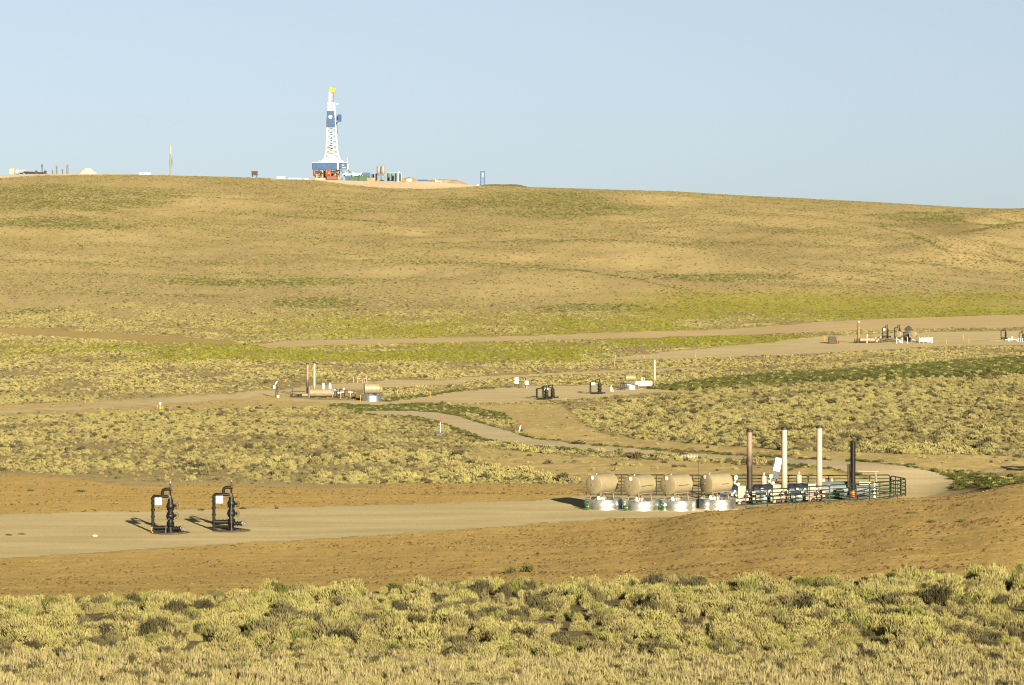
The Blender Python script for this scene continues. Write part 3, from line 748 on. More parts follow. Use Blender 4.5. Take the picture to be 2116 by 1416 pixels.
for x in (-.7, .4): MB().box((x, 0, .15), (.15, .8, .3)).build('saddle', darkst, tk)
MB().box((-1.0, -.1, 1.36), (.5, .3, .2)).build('valve_box', pinkw, tk)
MB().cyl((-.3, 0, 1.2), (-.3, 0, 1.45), .1, 10).build('hatch', pinkw, tk)
tk2 = thing('treater_vessel', 'pale blue-grey vessel right of the short black stack, beneath the tan pipe', 'vessel', (P(1783, 191.2).x, 191.2, GZ))
MB().vessel((-.45, 0, .6), (.45, 0, .6), .42, 26, .25).build('shell', paleb, tk2)
MB().box((0, 0, .12), (.8, .7, .24)).build('saddle', darkst, tk2)
MB().box((.1, -.3, 1.12), (.8, .2, .22)).build('valve_bar', pinkw, tk2)
m_ = MB()
for k in range(5): m_.box((.72, -.4, .25 + k * .22), (.12, .1, .12))
m_.box((.72, -.36, .65), (.06, .05, 1.15)); m_.build('valve_column', white, tk2)
pf = thing('overhead_pipe', 'tan pipe running level from the black stack to a leaning leg', 'pipe', (P(1795, 191.6).x, 191.6, GZ))
MB().tube([(-.75, 0, 1.86), (.6, 0, 1.82), (.66, 0, 1.82)], .075, 10).build('cross_pipe', tan2, pf)
MB().tube([(.45, 0, 1.80), (.62, 0, .0)], .065, 10).build('support_leg', tan2, pf)
sp = thing('tilted_panel', 'tilted white panel of three sections on a pole', 'panel', (P(1603, 191).x, 191, GZ))
q = Matrix.Rotation(.22, 3, 'Y')
for k in range(3): MB().box(tuple(q @ Vector((0, 0, (k - 1) * .46)) + Vector((.08, 0, 2.12))), (.44, .04, .42), 0, -.12, .22).build('panel_section', solarc, sp)
MB().box((.08, .04, 2.12), (.48, .03, 1.42), 0, -.12, .22).build('panel_frame', darkst, sp)
MB().cyl((.05, .08, 0), (.05, .08, 2.0), .04, 8).build('pole', darkst, sp)
cb = thing('control_box', 'small white box and pot between the last tan tank and scorched stack', 'control box', (P(1508, 188).x, 188, GZ))
MB().rev((0, 0, .3), (0, 0, 9), [(0, .16), (1.05, .165), (1.12, .12), (1.14, .06), (1.22, .06)], 18).build('pot', pinkw, cb)
MB().cyl((-.0, 0, 1.5), (0, 0, 1.6), .09, 10).build('valve_cap', pm('ochre', (.6, .33, .03), .5), cb)
MB().cyl((0, 0, 0), (0, 0, .32), .2, 12).build('base', darkst, cb)
an = thing('antenna', 'thin radio pole with a comb-like white aerial above the last tan tank', 'antenna', (P(1443, 188).x, 188, GZ))
MB().tube([(0, 0, 0), (0, 0, 2), (-.01, 0, 3.18)], .014, 6).build('pole', darkst, an)
m_ = MB().tube([(0, 0, 3.15), (-1.12, 0, 3.17)], .009, 5)
for k in range(12): m_.tube([(-.06 - k * .095, 0, 3.05), (-.06 - k * .095, 0, 3.27)], .007, 4)
m_.build('aerial', white, an)

# ------------------------------------------------------------------ green tube fence
def panel(label, a, b, h, bars=5, ups=2, mat=None):
    a = Vector(a); b = Vector(b); d = b - a; L = d.length; d.normalize()
    z0 = min(a.z, b.z)
    o = thing('fence_panel', label, 'fence panel', a, math.atan2(d.y, d.x), 'green tube fence panels')
    c = .14; m = MB()
    pts = [(0, 0, .0), (0, 0, h - c), (c * .3, 0, h - c * .3), (c, 0, h), (L - c, 0, h), (L - c * .3, 0, h - c * .3), (L, 0, h - c), (L, 0, 0)]
    m.tube(pts, .04, 6); fr = m.build('frame', mat or greenp, o)
    m = MB()
    for k in range(bars): z = .12 + (h - .12) * k / bars; m.tube([(0, 0, z), (L, 0, z)], .03, 5)
    m.build('rails', mat or greenp, o)
    m = MB()
    for k in range(1, ups + 1): m.tube([(L * k / (ups + 1), -.005, .05), (L * k / (ups + 1), -.005, h)], .03, 5)
    m.build('uprights', mat or greenp, o)
    return o
def FP(px, D): return (P(px, D).x, D, GZ + .03)
fr = [(1460, 186.2), (1541, 184.2), (1630, 185.4), (1714, 186.8), (1797, 188.0), (1839, 189.4), (1871, 191.2)]
fl_ = ['green fence panel in front, partly behind the last tan tank', 'front green fence panel before the separator with the scorched stack', 'front green fence panel before the two pinkish white stacks', 'front green fence panel before the short black stack',
       'front green fence panel under the tan pipe frame', 'close-railed green fence panel forming the far corner by the road']
hs = [1.2, 1.28, 1.32, 1.36, 1.36, 1.34]
for i in range(1, 6):
    panel(fl_[i], FP(*fr[i]), FP(*fr[i+1]), hs[i], 5, 1 if i < 5 else 3)
bk_ = [(1236, 193.6), (1300, 193.5), (1375, 193.4), (1450, 193.3), (1515, 193.2), (1590, 193.2), (1670, 193.1), (1755, 193.0), (1839, 193.4)]
bl_ = ['rear green fence panel seen between the first and second tan tanks', 'rear green fence panel behind the second tan tank', 'rear green fence panel behind the third tan tank', 'rear green fence panel behind the last tan tank',
       'rear green fence panel behind the scorched brown stack', 'rear green fence panel behind the tilted white panel', 'rear green fence panel behind the tallest pinkish white stack', 'rear green fence panel behind the short black stack']
for i in range(8):
    panel(bl_[i], FP(*bk_[i]), FP(*bk_[i+1]), 1.42, 6, 1 if i > 2 else 3, darkst if i < 3 else None)  # panels glimpsed between the tanks are coloured dark to paint in shade
panel('green fence panel closing the rear corner beside the road', FP(1841, 193.4), FP(1871, 191.3), 1.36, 5, 2)

# ------------------------------------------------------------------ middle distance: left pad
D0 = 446; s0 = D0 / F
ht = thing('heater_treater', 'tan horizontal heater treater with twin tall scorched stacks', 'heater', P(665, D0))
MB().vessel((-1.75, 0, .78), (1.75, 0, .78), .62, 24, .35).build('vessel', tan2, ht)
MB().box((-1.9, -.2, .8), (.14, 1.2, 1.9)).box((1.7, -.2, .6), (.12, 1.0, 1.2)).build('end_frame', tan2, ht)
MB().vessel((-3.0, -.2, .42), (-2.0, -.2, .42), .25, 16, .2).build('fire_tube', tan2, ht)
SMa = stack_mat('heater_stack_scorched', (.032, .02, .016), (.26, .165, .12), 2.2, 3.4)
SMb = stack_mat('heater_stack_pale', (.07, .04, .03), (.36, .255, .2), .9, 2.0)
for x, mt_, h in ((-2.2, SMa, 5.15), (-1.15, SMb, 5.3)):
    st_ = MB().rev((x, 0, .4), (x, 0, 9), [(0, .19), (h - .4, .17)], 14).build('stack', mt_, ht)
    MB().rev((x, 0, h - .05), (x, 0, 9), [(0, .18), (.04, .26), (.2, .26), (.24, .1)], 14).build('stack_cap', darkst, st_)
for x in (.25, 1.25): MB().rev((x, 0, 1.38), (x, 0, 9), [(0, .22), (.75, .19), (.85, .15), (.9, .04)], 12).build('pot', white, ht)
m_ = MB().tube([(-2.5, -.5, 1.0), (-4.7, -.5, 1.0), (-4.75, -.5, .1)], .05, 6); m_.tube([(-4.7, -.5, .25), (-2.6, -.5, .2)], .05, 6); m_.box((-3.4, -.3, .12), (2.6, .8, .2))
m_.build('burner_frame', darkst, ht)
m_ = MB()
for x, z in ((1.9, 1.3), (2.3, .9), (2.7, 1.3), (3.1, .7), (3.5, 1.1)): m_.tube([(x, -.3, 0), (x, -.3, z), (x + .5, -.4, z)], .07, 8); m_.cyl((x + .2, -.5, z), (x + .2, -.3, z), .16, 10)
m_.build('piping', darkst, ht)
for x, z in ((2.0, 1.25), (3.4, 1.4), (2.6, .8), (1.7, .7)): MB().cyl((x, -.62, z), (x, -.4, z), .14, 10).build('meter', white, ht)
pr = thing('pipe_rail', 'low rail of red and white pipe between the heater treater and its tank', 'pipe rail', P(719, D0 - 2))
MB().tube([(-1.2, 0, .98), (-.6, 0, 1.0)], .07, 8).tube([(.05, 0, 1.0), (.75, 0, .98)], .07, 8).build('white_pipe', white, pr)
MB().tube([(-.6, 0, 1.0), (.05, 0, 1.0)], .075, 8).tube([(.75, 0, .98), (1.2, 0, .96)], .075, 8).build('red_pipe', red, pr)
MB().cyl((-1.1, 0, 0), (-1.1, 0, 1), .07, 8).cyl((.4, 0, 0), (.4, 0, 1.2), .07, 8).cyl((1.1, 0, 0), (1.1, 0, 1), .07, 8).build('leg', pinkw, pr)
def small_tank(lt, lr, px, D, L, r, zc, rr, rh, ax=(1, .15)):
    p = P(px, D); a = Vector((ax[0], ax[1], 0)).normalized()
    t = thing('storage_tank', lt, 'tank', p)
    MB().vessel(tuple(a * (-L / 2) + Vector((0, 0, zc))), tuple(a * (L / 2) + Vector((0, 0, zc))), r, 28, .12).build('shell', tan, t)
    m = MB()
    for s in (-.4, .4):
        for q_ in (-.5, .5): b = a * (L * s) + a.cross(Vector((0, 0, 1))) * q_ * r; m.tube([(b.x, b.y, zc - r * .6), (b.x, b.y, 0)], .045, 6)
    m.build('stand', tan2, t)
    c = a * (L * .28); MB().torus((c.x, c.y, zc), a, r + .005, .02, 28, 4).build('weld_band', tan2, t)
    prof = [(q_ * rh / 10, rr + .02 * math.cos(q_ * 1.9)) for q_ in range(11)] + [(rh + .02, rr + .03), (rh, rr - .02), (.03, rr - .03), (.03, .03)]
    o = MB().rev((0, 0, 0), (0, 0, 1), prof, 40).build('containment_ring', galv, None, p); tag(o, lr, 'containment ring')
small_tank('tan drum tank beside the red and white pipe rail', 'galvanised ring under the tan drum near the red and white rail', 768, 438, 2.2, .82, 1.9, 1.48, .95)
def post(label, px, D, h, mat, r=.045, cat='marker post', top=None, lean=0.0, group=None, name='marker_post'):
    t = MB().tube([(0, 0, -.1), (lean * .5, 0, h * .5), (lean, 0, h)], r, 8).build(name, mat, None, P(px, D)); tag(t, label, cat, group)
    if top: MB().tube([(lean * .78, -.002, h * .72), (lean, 0, h + .02)], r * 1.35, 8).build('top_cap', top, t)
    return t
post('yellow marker post between the red and white rail and the ringed tan drum', 745, 436, 1.0, yellow, .06)
post('yellow marker post alone on the gravel right of the ringed tan drum', 890, 449, 1.05, yellow, .06)
post('yellow marker post in sage beyond the long track, far left', 176, unproj(176, 833), .9, yellow, .05)
post('thin orange-topped stake where the tracks meet', 903, unproj(903, 783), 1.2, pinkw, .05, top=red)
post('thin dark post left of the twin-stacked heater', 604, 452, 1.2, darkst, .04)
sg = thing('solar_post', 'post with a small tilted white panel and white boxes, left of the heater', 'post', P(570, 446))
MB().tube([(0, 0, 0), (0, 0, 2.2)], .07, 6).tube([(.22, 0, 0), (.22, 0, 1.7)], .05, 6).build('pole', darkst, sg)
MB().box((.08, -.1, 2.25), (.16, .06, .62), 0, 0, .6).build('panel', white, sg)
MB().box((-.22, -.1, 1.6), (.28, .22, .55)).build('upper_box', white, sg)
MB().box((.36, -.2, .16), (.34, .3, .34)).build('lower_box', white, sg)
hf = thing('pipe_rack', 'white pipe rack with red valve at the edge of the track, behind the tan drum', 'pipe rack', P(746, unproj(746, 792)))
for x in (-1.3, -.55, .95): MB().tube([(x, 0, 0), (x, 0, 1.1)], .06, 6).build('leg', pinkw, hf)
MB().tube([(-.55, 0, .75), (.95, 0, .8)], .07, 6).tube([(.25, 0, 0), (.25, 0, .8)], .05, 6).tube([(.55, 0, 0), (.55, 0, .8)], .05, 6).build('cross_pipe', pinkw, hf)
MB().cyl((.05, -.05, .8), (.55, -.05, .8), .13, 8).cyl((.25, 0, .8), (.25, 0, 1.05), .08, 8).tube([(-1.2, 0, .9), (-.6, 0, .9)], .05, 6).build('valve', pm('dull_red', (.30, .06, .03), .6), hf)
# yellow hydrant-like riser beside the track
hy = thing('yellow_riser', 'small yellow valve riser with white cap in the sage beside the long track', 'valve', P(331, unproj(331, 845)))
MB().rev((0, 0, 0), (0, 0, 1), [(0, .22), (.3, .2), (.32, .12), (.6, .12)], 10).tube([(-.4, 0, 0), (-.4, 0, .5)], .06, 6).tube([(.35, 0, 0), (.35, 0, .4)], .06, 6).build('riser', yellow, hy)
MB().box((.03, 0, .75), (.22, .2, .3)).build('cap', white, hy)

# ------------------------------------------------------------------ middle distance: right pad
wellhead('unsigned black wellhead, left of a close pair above the sage bank', 1129, 444, 0, 0, (1.42, 1, .80), False, False, 'wellheads on the middle pad')
wellhead('black wellhead with white sign, right of a close pair above the sage bank', 1142, 448, 0, 0, (1.42, 1, .80), True, False, 'wellheads on the middle pad')
wellhead('lone black wellhead with white sign in the middle of the second pad', 1239, 462, 0, .05, (1.42, 1, .90), True, False, 'wellheads on the middle pad')
def signframe():
    t = thing('notice_sign', 'two white signs stacked on a dark post frame beyond the pad', 'sign', P(1072, 478))
    for x in (0, 1.1): MB().tube([(x, 0, 0), (x, 0, 1.75)], .06, 6).build('post', brownw, t)
    MB().tube([(0, 0, 1.72), (1.1, 0, 1.72)], .05, 6).tube([(0, 0, 1.1), (1.1, 0, 1.05)], .05, 6).build('cross_rail', brownw, t)
    MB().box((-.34, -.08, 1.5), (.66, .03, .46)).build('upper_sign', white, t)
    MB().box((-.34, -.08, .98), (.66, .03, .46)).build('lower_sign', white, t)
    s = thing('sign_post', 'single white square sign on a short pale post beside the stacked signs', 'sign', P(1088.5, 476))
    MB().tube([(0, 0, 0), (0, 0, .8)], .05, 6).build('post', pinkw, s)
    MB().box((0, -.06, 1.0), (.62, .03, .62)).build('sign_panel', white, s)
    post('thin rusty stake left of the stacked white signs', 1061, 476, .9, rust, .03)
signframe()
wp = thing('white_riser', 'small white riser pipe standing between the lone wellhead and the ringed tank', 'pipe', P(1263, 470))
MB().rev((0, 0, 0), (0, 0, 1), [(0, .12), (.5, .12), (.52, .17), (.7, .17), (.72, .1), (1.05, .08)], 10).build('riser', white, wp)
MB().tube([(0, 0, .55), (.25, -.05, .4), (.3, -.05, 0)], .05, 6).build('elbow', white, wp)
small_tank('small tan drum tank by the long white vessel on the second pad', 'galvanised ring under the small drum beside the white vessel', 1303, 478, 1.6, .5, 1.85, 1.3, .72, (1, .05))
mb_ = thing('manifold', 'black valve manifold just left of the small ringed drum', 'manifold', P(1285, 475))
m_ = MB()
for x in (-.2, .15, .4): m_.tube([(x, 0, 0), (x, 0, 1.2)], .08, 8); m_.cyl((x, -.2, .9), (x, .1, .9), .15, 10); m_.cyl((x, -.2, .45), (x, .1, .45), .13, 10)
m_.build('valves', darkst, mb_)
MB().tube([(-.2, 0, 1.15), (.9, 0, 1.1)], .06, 6).build('header_pipe', darkst, mb_)
wv = thing('white_vessel', 'long white horizontal vessel with a single tall pinkish stack', 'vessel', P(1330, 482))
MB().vessel((-1.35, 0, .66), (1.35, 0, .66), .45, 22, .25).build('shell', white, wv)
MB().box((-.9, 0, .12), (.2, .8, .25)).box((.9, 0, .12), (.2, .8, .25)).box((1.3, -.3, .35), (.12, .3, .8)).build('saddle', tan2, wv)
MB().rev((1.82, 0, .1), (1.82, 0, 9), [(0, .2), (4.5, .17), (4.52, .1)], 12).build('stack', stack_mat('tall_pink_stack', (.16, .06, .04), (.38, .27, .22), .9, 1.6), wv)
MB().box((2.2, 0, .3), (.45, .4, .26)).build('burner_box', pinkw, wv)
MB().rev((-.3, 0, 1.08), (-.3, 0, 9), [(0, .2), (.6, .2), (.75, .08)], 10).build('pot', pinkw, wv)
MB().rev((.1, 0, 1.08), (.1, 0, 9), [(0, .13), (.5, .13), (.6, .05)], 10).build('small_pot', pinkw, wv)
MB().tube([(.3, 0, 1), (.3, 0, 3.9)], .018, 5).build('whip_aerial', darkst, wv)
post('leaning yellow post at the pad end, nearer the white vessel', 1434, 468, 1.05, yellow, .06, lean=-.25)
post('upright yellow post at the end of the pad by the dark brush', 1478, 455, .75, yellow, .06)
# roadside
d_ = unproj(909, 897)
mk = post('white marker post with red top at the culvert beside the curving road', 910, d_, 1.75, white, .045, top=red)
cu = MB().rev((0, 0, 0), (.8, .6, .2), [(0, .16), (.15, .175), (.3, .16), (.45, .175), (.6, .16), (.75, .175), (.95, .16), (.97, .13), (.5, .125)], 18).build('culvert', pm('dull_zinc', (.13, .13, .12), .6, .4), None, P(901, d_ - 4, .02)); tag(cu, 'short galvanised culvert end at the foot of the red-topped post', 'culvert')
post('leaning white stake with red top on the bare slope above the road', 1072, unproj(1071, 893), 1.0, white, .07, top=red, lean=.3)
d_ = unproj(2095, 972); c_ = P(2110, d_)
m_ = MB(); pts = []
for i in range(40):
    a = -2.6 + i * .13; X = c_.x + math.cos(a) * 1.5; Y = d_ + math.sin(a) * 2.6; pts.append((X, Y, G(X, Y) + .13 + .05 * math.sin(i)))
X0, Y0, Z0 = pts[0]; pts = [(c_.x + 3.5, d_ - 2.2, G(c_.x + 3.5, d_ - 2.2) + .1)] + pts + [(c_.x + 4, d_ + 2.2, G(c_.x + 4, d_ + 2.2) + .12)]
o = m_.tube(pts, .055, 7).build('hose', darkst); tag(o, 'loop of dark hose lying on dry grass beyond the road', 'hose')

# ------------------------------------------------------------------ far right pad
Dr = 650; sr = Dr / F
def FX(px, D=Dr): return P(px, D)
t = thing('crate', 'dark open-fronted metal crate at the edge of the far pad', 'crate', FX(1720)); 
MB().prism((0, 0, .1), (1.7, 1.4, 1.45), .06).build('body', pm('dark_brown_metal', (.035, .018, .014), .6, var=.4), t); MB().box((.95, -.3, .35), (.12, .5, .7)).build('side_frame', darkst, t)
o = MB().rev((0, 0, 0), (0, 0, 1), [(0, .38), (.1, .36), (.5, .28), (.62, .1)], 10).build('red_drum', red, None, FX(1735)); tag(o, 'small red drum on the gravel beside the dark crate', 'drum')
v = thing('heater_treater', 'far tan heater treater with one brown pale-topped stack', 'heater', FX(1795))
MB().rev((-2.2, .3, 0), (-2.2, .3, 9), [(0, .32), (4.6, .27)], 12).build('stack', pm('brown_stack', (.20, .13, .07), .6, var=.3), v)
MB().rev((-2.2, .3, 4.55), (-2.2, .3, 9), [(0, .29), (.4, .29), (.42, .1)], 12).build('stack_cap', pinkw, v)
MB().vessel((-2.0, 0, .72), (-.6, 0, .72), .5, 16, .25).vessel((-.2, 0, .72), (1.3, 0, .72), .55, 16, .25).build('vessel', tan2, v)
MB().cyl((-.42, -.3, 0), (-.42, -.3, 2.1), .2, 10).build('white_column', pinkw, v)
m_ = MB()
for x in (-3.2, -2.8, -2.0, -1.3, .2, 1.1, 1.8, 2.2, 2.6, 3.2): m_.tube([(x, -.3, 0), (x, -.3, .6 + .5 * abs(math.sin(x * 7))), (x + .6, -.3, .5 + .4 * abs(math.sin(x * 5)))], .08, 6)
m_.tube([(-3.4, -.4, .35), (4.2, -.4, .3)], .07, 6).tube([(1.2, 0, 1.2), (3.2, 0, 1.25)], .07, 6); m_.build('piping', darkst, v)
for x, z in ((1.5, 1.2), (2.1, .8), (2.6, 1.3), (1.8, .5)): MB().cyl((x, -.6, z), (x, -.35, z), .2, 8).build('meter', pinkw, v)
wellhead('far black wellhead with a white sign, left of the two pale drums', 1834, 668, 1, .1, 1.15, True, False, 'wellheads on the far pad')
wellhead('far black wellhead without sign, directly behind the pale drums', 1859, 668, 0, .1, 1.15, False, False, 'wellheads on the far pad')
for px, lab in ((1858, 'pale round drum end left of the black compressor on the far pad'), (1889, 'pale round drum right of the black compressor on the far pad')):
    t = thing('storage_tank', lab, 'tank', FX(px, 652), 0, 'pale drums on the far pad')
    MB().vessel((-.25, -.6, 1.75), (.35, .7, 1.75), .72, 22, .15).build('shell', tan2, t)
    MB().tube([(-.5, -.4, 1.2), (-.6, -.4, 0)], .06, 6).tube([(.5, -.4, 1.2), (.6, -.4, 0)], .06, 6).build('stand', tan2, t)
    o = MB().rev((0, 0, 0), (0, 0, 1), [(0, .85), (.25, .87), (.5, .85), (.6, .88), (.58, .82), (.05, .8)], 24).build('containment_ring', galv, None, FX(px, 652)); tag(o, 'galvanised ring under the ' + lab.split(' on ')[0], 'containment ring')
t = thing('compressor', 'black compressor between the two pale drums on the far pad', 'compressor', FX(1877, 655))
MB().prism((-.5, 0, .9), (1.2, 1.0, 1.2), .1).build('body', darkst, t); MB().cyl((.1, -.5, 2.9), (.1, .4, 2.9), .6, 14).cyl((-.45, -.4, 2.7), (-.45, .3, 2.7), .4, 12).build('fan_housing', black, t); MB().box((-.4, 0, .45), (1.8, 1.0, .9)).build('skid', darkst, t); MB().box((-.55, -.65, 1.15), (.5, .1, .35)).build('white_plate', white, t)
t = thing('white_skid', 'white boxed skid at the end of the far pad equipment', 'skid', FX(1912, 648))
MB().prism((0, 0, .25), (2.3, 1.2, 1.0), .06).build('body', white, t)
for x in (-1.35, -.5, .5, 1.2, 1.5): MB().tube([(x, -.75, 0), (x, -.75, 1.3 if abs(x) > 1 else .5)], .07, 6).build('post', white, t)
MB().tube([(-1.35, -.75, 1.25), (1.3, -.75, 1.28)], .05, 6).build('rail', darkst, t)
t = thing('white_railing', 'low white railing in front of the pale drums', 'railing', FX(1864, 646))
for x in (-1.2, 0, 1.2): MB().tube([(x, 0, 0), (x, 0, 1.35)], .09, 6).build('post', white, t)
MB().tube([(-1.2, 0, 1.3), (1.2, 0, 1.3)], .05, 6).tube([(-1.2, 0, .7), (1.2, 0, .7)], .05, 6).build('rail', darkst, t)
for px, y, lab in ((1704, 696, 'yellow post left of the dark crate on the far pad'), (1918, 697, 'yellow post just behind the white boxed skid'), (1955, 703, 'yellow post on bare gravel right of the white boxed skid'), (1990, 697, 'taller yellow post on the far side of the far pad'), (2002, 709, 'yellow post at the near edge of the far pad')):
    post(lab, px, 640 if y > 700 else 662, 1.1, yellow, .09)
wellhead('far black wellhead with white piping at its foot, close to the picture edge', 2078, 655, 1, .0, 1.0, False, False, 'wellheads on the far pad')
wellhead('farthest black wellhead, standing over a row of white posts', 2114, 650, 0, .0, .85, False, False, 'wellheads on the far pad')
t = thing('white_piping', 'low white piping beside the wellhead near the picture edge', 'pipe', FX(2088, 650))
MB().tube([(-1.2, 0, .3), (0, 0, .4), (1.4, 0, .35), (1.5, 0, 0)], .12, 6).cyl((-.4, -.1, 0), (-.4, -.1, .7), .25, 8).cyl((.3, -.1, .2), (.3, -.1, 1.0), .2, 8).build('pipe_run', white, t)
t = thing('white_railing', 'row of short white posts under the farthest black wellhead', 'railing', FX(2112, 646))
for x in (-.8, -.35, .1, .55, 1.0): MB().tube([(x, 0, 0), (x, 0, .85)], .1, 6).build('post', white, t)
MB().tube([(-.9, 0, .8), (1.1, 0, .8)], .05, 6).build('rail', darkst, t)
t = thing('pipe_bundle', 'low run of pale pipe lying on the far gravel pad', 'pipe', FX(2045, 653))
MB().tube([(-3.5, 1, .3), (-1, 0, .15), (1, -.5, .2), (2.5, -.3, .15)], .1, 6).tube([(0, -.2, .12), (2.8, -.6, .12)], .1, 6).build('pipe_run', tan2, t)
# row of white pegs under the far pad bank
base = None
for k, (px, y, h) in enumerate(((1217, 741, .9), (1272, 741, 1.1), (1283, 740, 1.1), (1298, 740, .6), (1320, 740, .5), (1331, 740, .6), (1345, 740, .7), (1361, 739, .5), (1437, 738, .8))):
    D_ = unproj(px, y)
    if base is None:
        base = MB().tube([(0, 0, -.1), (0, 0, .7)], .055, 6).build('peg', pinkw)
        tag(base, 'small pale peg in the row along the foot of the bare bank', 'peg', 'pale pegs along the bank')
        base.location = P(px, D_); base.scale.z = h
    else: dup(base, P(px, D_), scale=(1, 1, h))
tag(MB().tube([(0, 0, -.1), (0, 0, 1.2)], .055, 6).build('peg', pinkw, None, P(1270, unproj(1270, 757))), 'pale peg standing apart beside the thin track', 'peg')
t = thing('white_riser', 'cluster of white pipe at the tip of the bare bank', 'pipe', P(1209, unproj(1209, 740)))
MB().tube([(-.4, 0, 0), (-.4, 0, .6), (.0, 0, .75), (.3, 0, .4)], .07, 6).tube([(.2, 0, 0), (.5, 0, .5)], .06, 6).build('pipe_run', pinkw, t)
t = thing('pipe_rack', 'small tan wooden frame standing on the distant dirt road', 'frame', P(1137, unproj(1137, 703)))
for x in (-.9, .9): MB().tube([(x, 0, 0), (x, 0, 1.3)], .08, 6).build('leg', tan2, t)
MB().tube([(-.9, 0, 1.2), (.9, 0, 1.2)], .07, 6).build('cross_pipe', tan2, t)
o = MB().rev((0, 0, 0), (0, 0, 1), [(0, .12), (.06, .15), (.14, .1), (.17, .02)], 9).build('pale_stone', concrete, None, P(196, unproj(196, 1110))); o.scale = (1.3, 1, .8); tag(o, 'pale stone lying on the well pad left of the wellheads', 'stone')

# ------------------------------------------------------------------ hilltop: drilling rig
DR = 1560.0; u = DR / F     # metres per photo pixel up there
def HX(px, dD=0.0, dz=0.0):
    D = crestD(px) + 12 + dD
    return P(px, D, dz)
rp = HX(685, 8)
zb = (HZ - 371.5) * rp.y / F + ZC           # rig base level
rg = thing('drilling_rig', 'tall white and blue drilling rig with yellow crown on the hilltop', 'drilling rig', (rp.x, rp.y, zb))
def rz_(y): return (371.5 - y) * u
def rx_(px): return (px - 685) * u
# substructure
z0, z1 = rz_(351), rz_(337)
MB().prism(((rx_(646) + rx_(697)) / 2, 0, z0), (rx_(697) - rx_(646), 9, z1 - z0), .25).build('floor_box', tealR, rg)
b_ = MB().prism(((rx_(702) + rx_(718)) / 2, -.3, z0 + .3), (rx_(718) - rx_(702), 8, z1 - z0 - .6), .25).build('doghouse', tealR, rg)
MB().box((rx_(712), -4.6, z0 + 1.1), (2.0, .1, .6)).box((rx_(710), -4.6, z0 + 2.4), (1.3, .1, .5)).build('window', rigwhite, b_)
MB().box((rx_(699.5), -1, (z0 + z1) / 2), (1.1, 9, z1 - z0)).box((rx_(719.5), -.5, (z0 + z1) / 2 - .2), (.8, 8, z1 - z0 - .6)).build('end_panel', rigwhite, rg)
MB().box((rx_(683), 0, z1 + .15), (rx_(720) - rx_(647), 9.4, .3)).build('deck', rigwhite, rg)
m_ = MB()
for px in (650, 658, 668, 684, 694, 700):
    for y in (-3.8, 3.8): m_.box((rx_(px), y, z0 / 2), (.55, .55, z0))
for a, b in ((650, 668), (668, 650), (684, 700), (700, 684)):
    m_.tube([(rx_(a), -3.9, .2), (rx_(b), -3.9, z0)], .2, 5)
m_.box((rx_(678), 0, .5), (rx_(706) - rx_(648), 8, 1.0)); m_.box((rx_(672), 1.5, z0 * .55), (8.5, 3, z0 * .7)); m_.box((rx_(690), 2, z0 * .5), (6, 3, z0 * .8))
m_.build('substructure', beige, rg)
m_ = MB()
for px, z, dx in ((656, 3.6, 2.2), (664, 2.2, 1.6), (693, 3.9, 1.8), (700, 2.8, 1.8), (660, 4.4, 1.2)): m_.box((rx_(px), -4.0, z), (dx, .8, 1.0))
m_.tube([(rx_(652), -4.2, 4.8), (rx_(668), -4.2, 3.2), (rx_(690), -4.2, 4.6), (rx_(704), -4.2, 4.9)], .25, 5)
m_.build('machinery', darkst, rg)
for px, zz, h, r in ((650.5, 3.2, 3.6, .65), (676, 3.2, 4.2, .85), (681, 3.4, 3.8, .85)):
    MB().vessel((rx_(px), -4.6, zz - h / 2 + .8), (rx_(px), -4.6, zz + h / 2), r, 14, .5).build('red_vessel', pm('rig_red', (.26, .032, .012), .5, var=.2), rg)
MB().box((rx_(681), -5.5, 3.4), (.55, .05, .55)).build('valve_plate', rigwhite, rg)
MB().prism((rx_(686), -4.8, .1), (5.5, 1.8, 1.9), .3).prism((rx_(693), -4.6, .1), (3, 1.6, 1.3), .3).build('pump', pm('rig_dull_red', (.15, .05, .028), .6, var=.3), rg)
# mast
def mast_half(z):  # half width (x) by height
    ys = [(337, 22), (330, 17), (320, 14.5), (312, 13.0), (290, 11.5), (263, 10.6), (229, 8.6), (212, 7.8), (211, 4.6), (190, 3.9)]
    zz = [rz_(y) for y, w in ys]; ww = [w * u - .45 for y, w in ys]
    return float(np.interp(z, zz, ww))
def mast_cx(z): return rx_(float(np.interp(z, [rz_(337), rz_(263), rz_(190)], [686, 684.8, 684.5])))
levels = [rz_(y) for y in (337, 327, 319, 310, 299, 288, 276, 264)]
levels2 = [rz_(y) for y in (229, 220, 212)]
levels3 = [rz_(y) for y in (211, 204, 197, 190)]
def corner(z, sx, sy): w = mast_half(z); return (mast_cx(z) + sx * w, sy * w * .75, z)
def lattice(levels, r, rb, mid=True):
    m = MB()
    for sx in (-1, 1):
        for sy in (-1, 1): m.tube([corner(z, sx, sy) for z in levels], r * .66, 5)
    for a, b in zip(levels[:-1], levels[1:]):
        for sy in (-1, 1):
            m.tube([corner(b, -1, sy), corner(b, 1, sy)], rb, 4)
            m.tube([corner(a, -1, sy), corner(b, 1, sy)], rb, 4); m.tube([corner(a, 1, sy), corner(b, -1, sy)], rb, 4)
        for sx in (-1, 1):
            m.tube([corner(a, sx, -1), corner(b, sx, 1)], rb, 4); m.tube([corner(b, sx, -1), corner(b, sx, 1)], rb, 4)
    return m
mast = lattice(levels, .66, .27).build('mast', rigwhite, rg)
lattice([levels[-1]] + levels2, .62, .30).build('upper_mast', rigwhite, mast)
lattice(levels3, .34, .18).build('top_mast', pm('pale_steel', (.26, .31, .36), .45, .2, .15), mast)
m_ = MB()
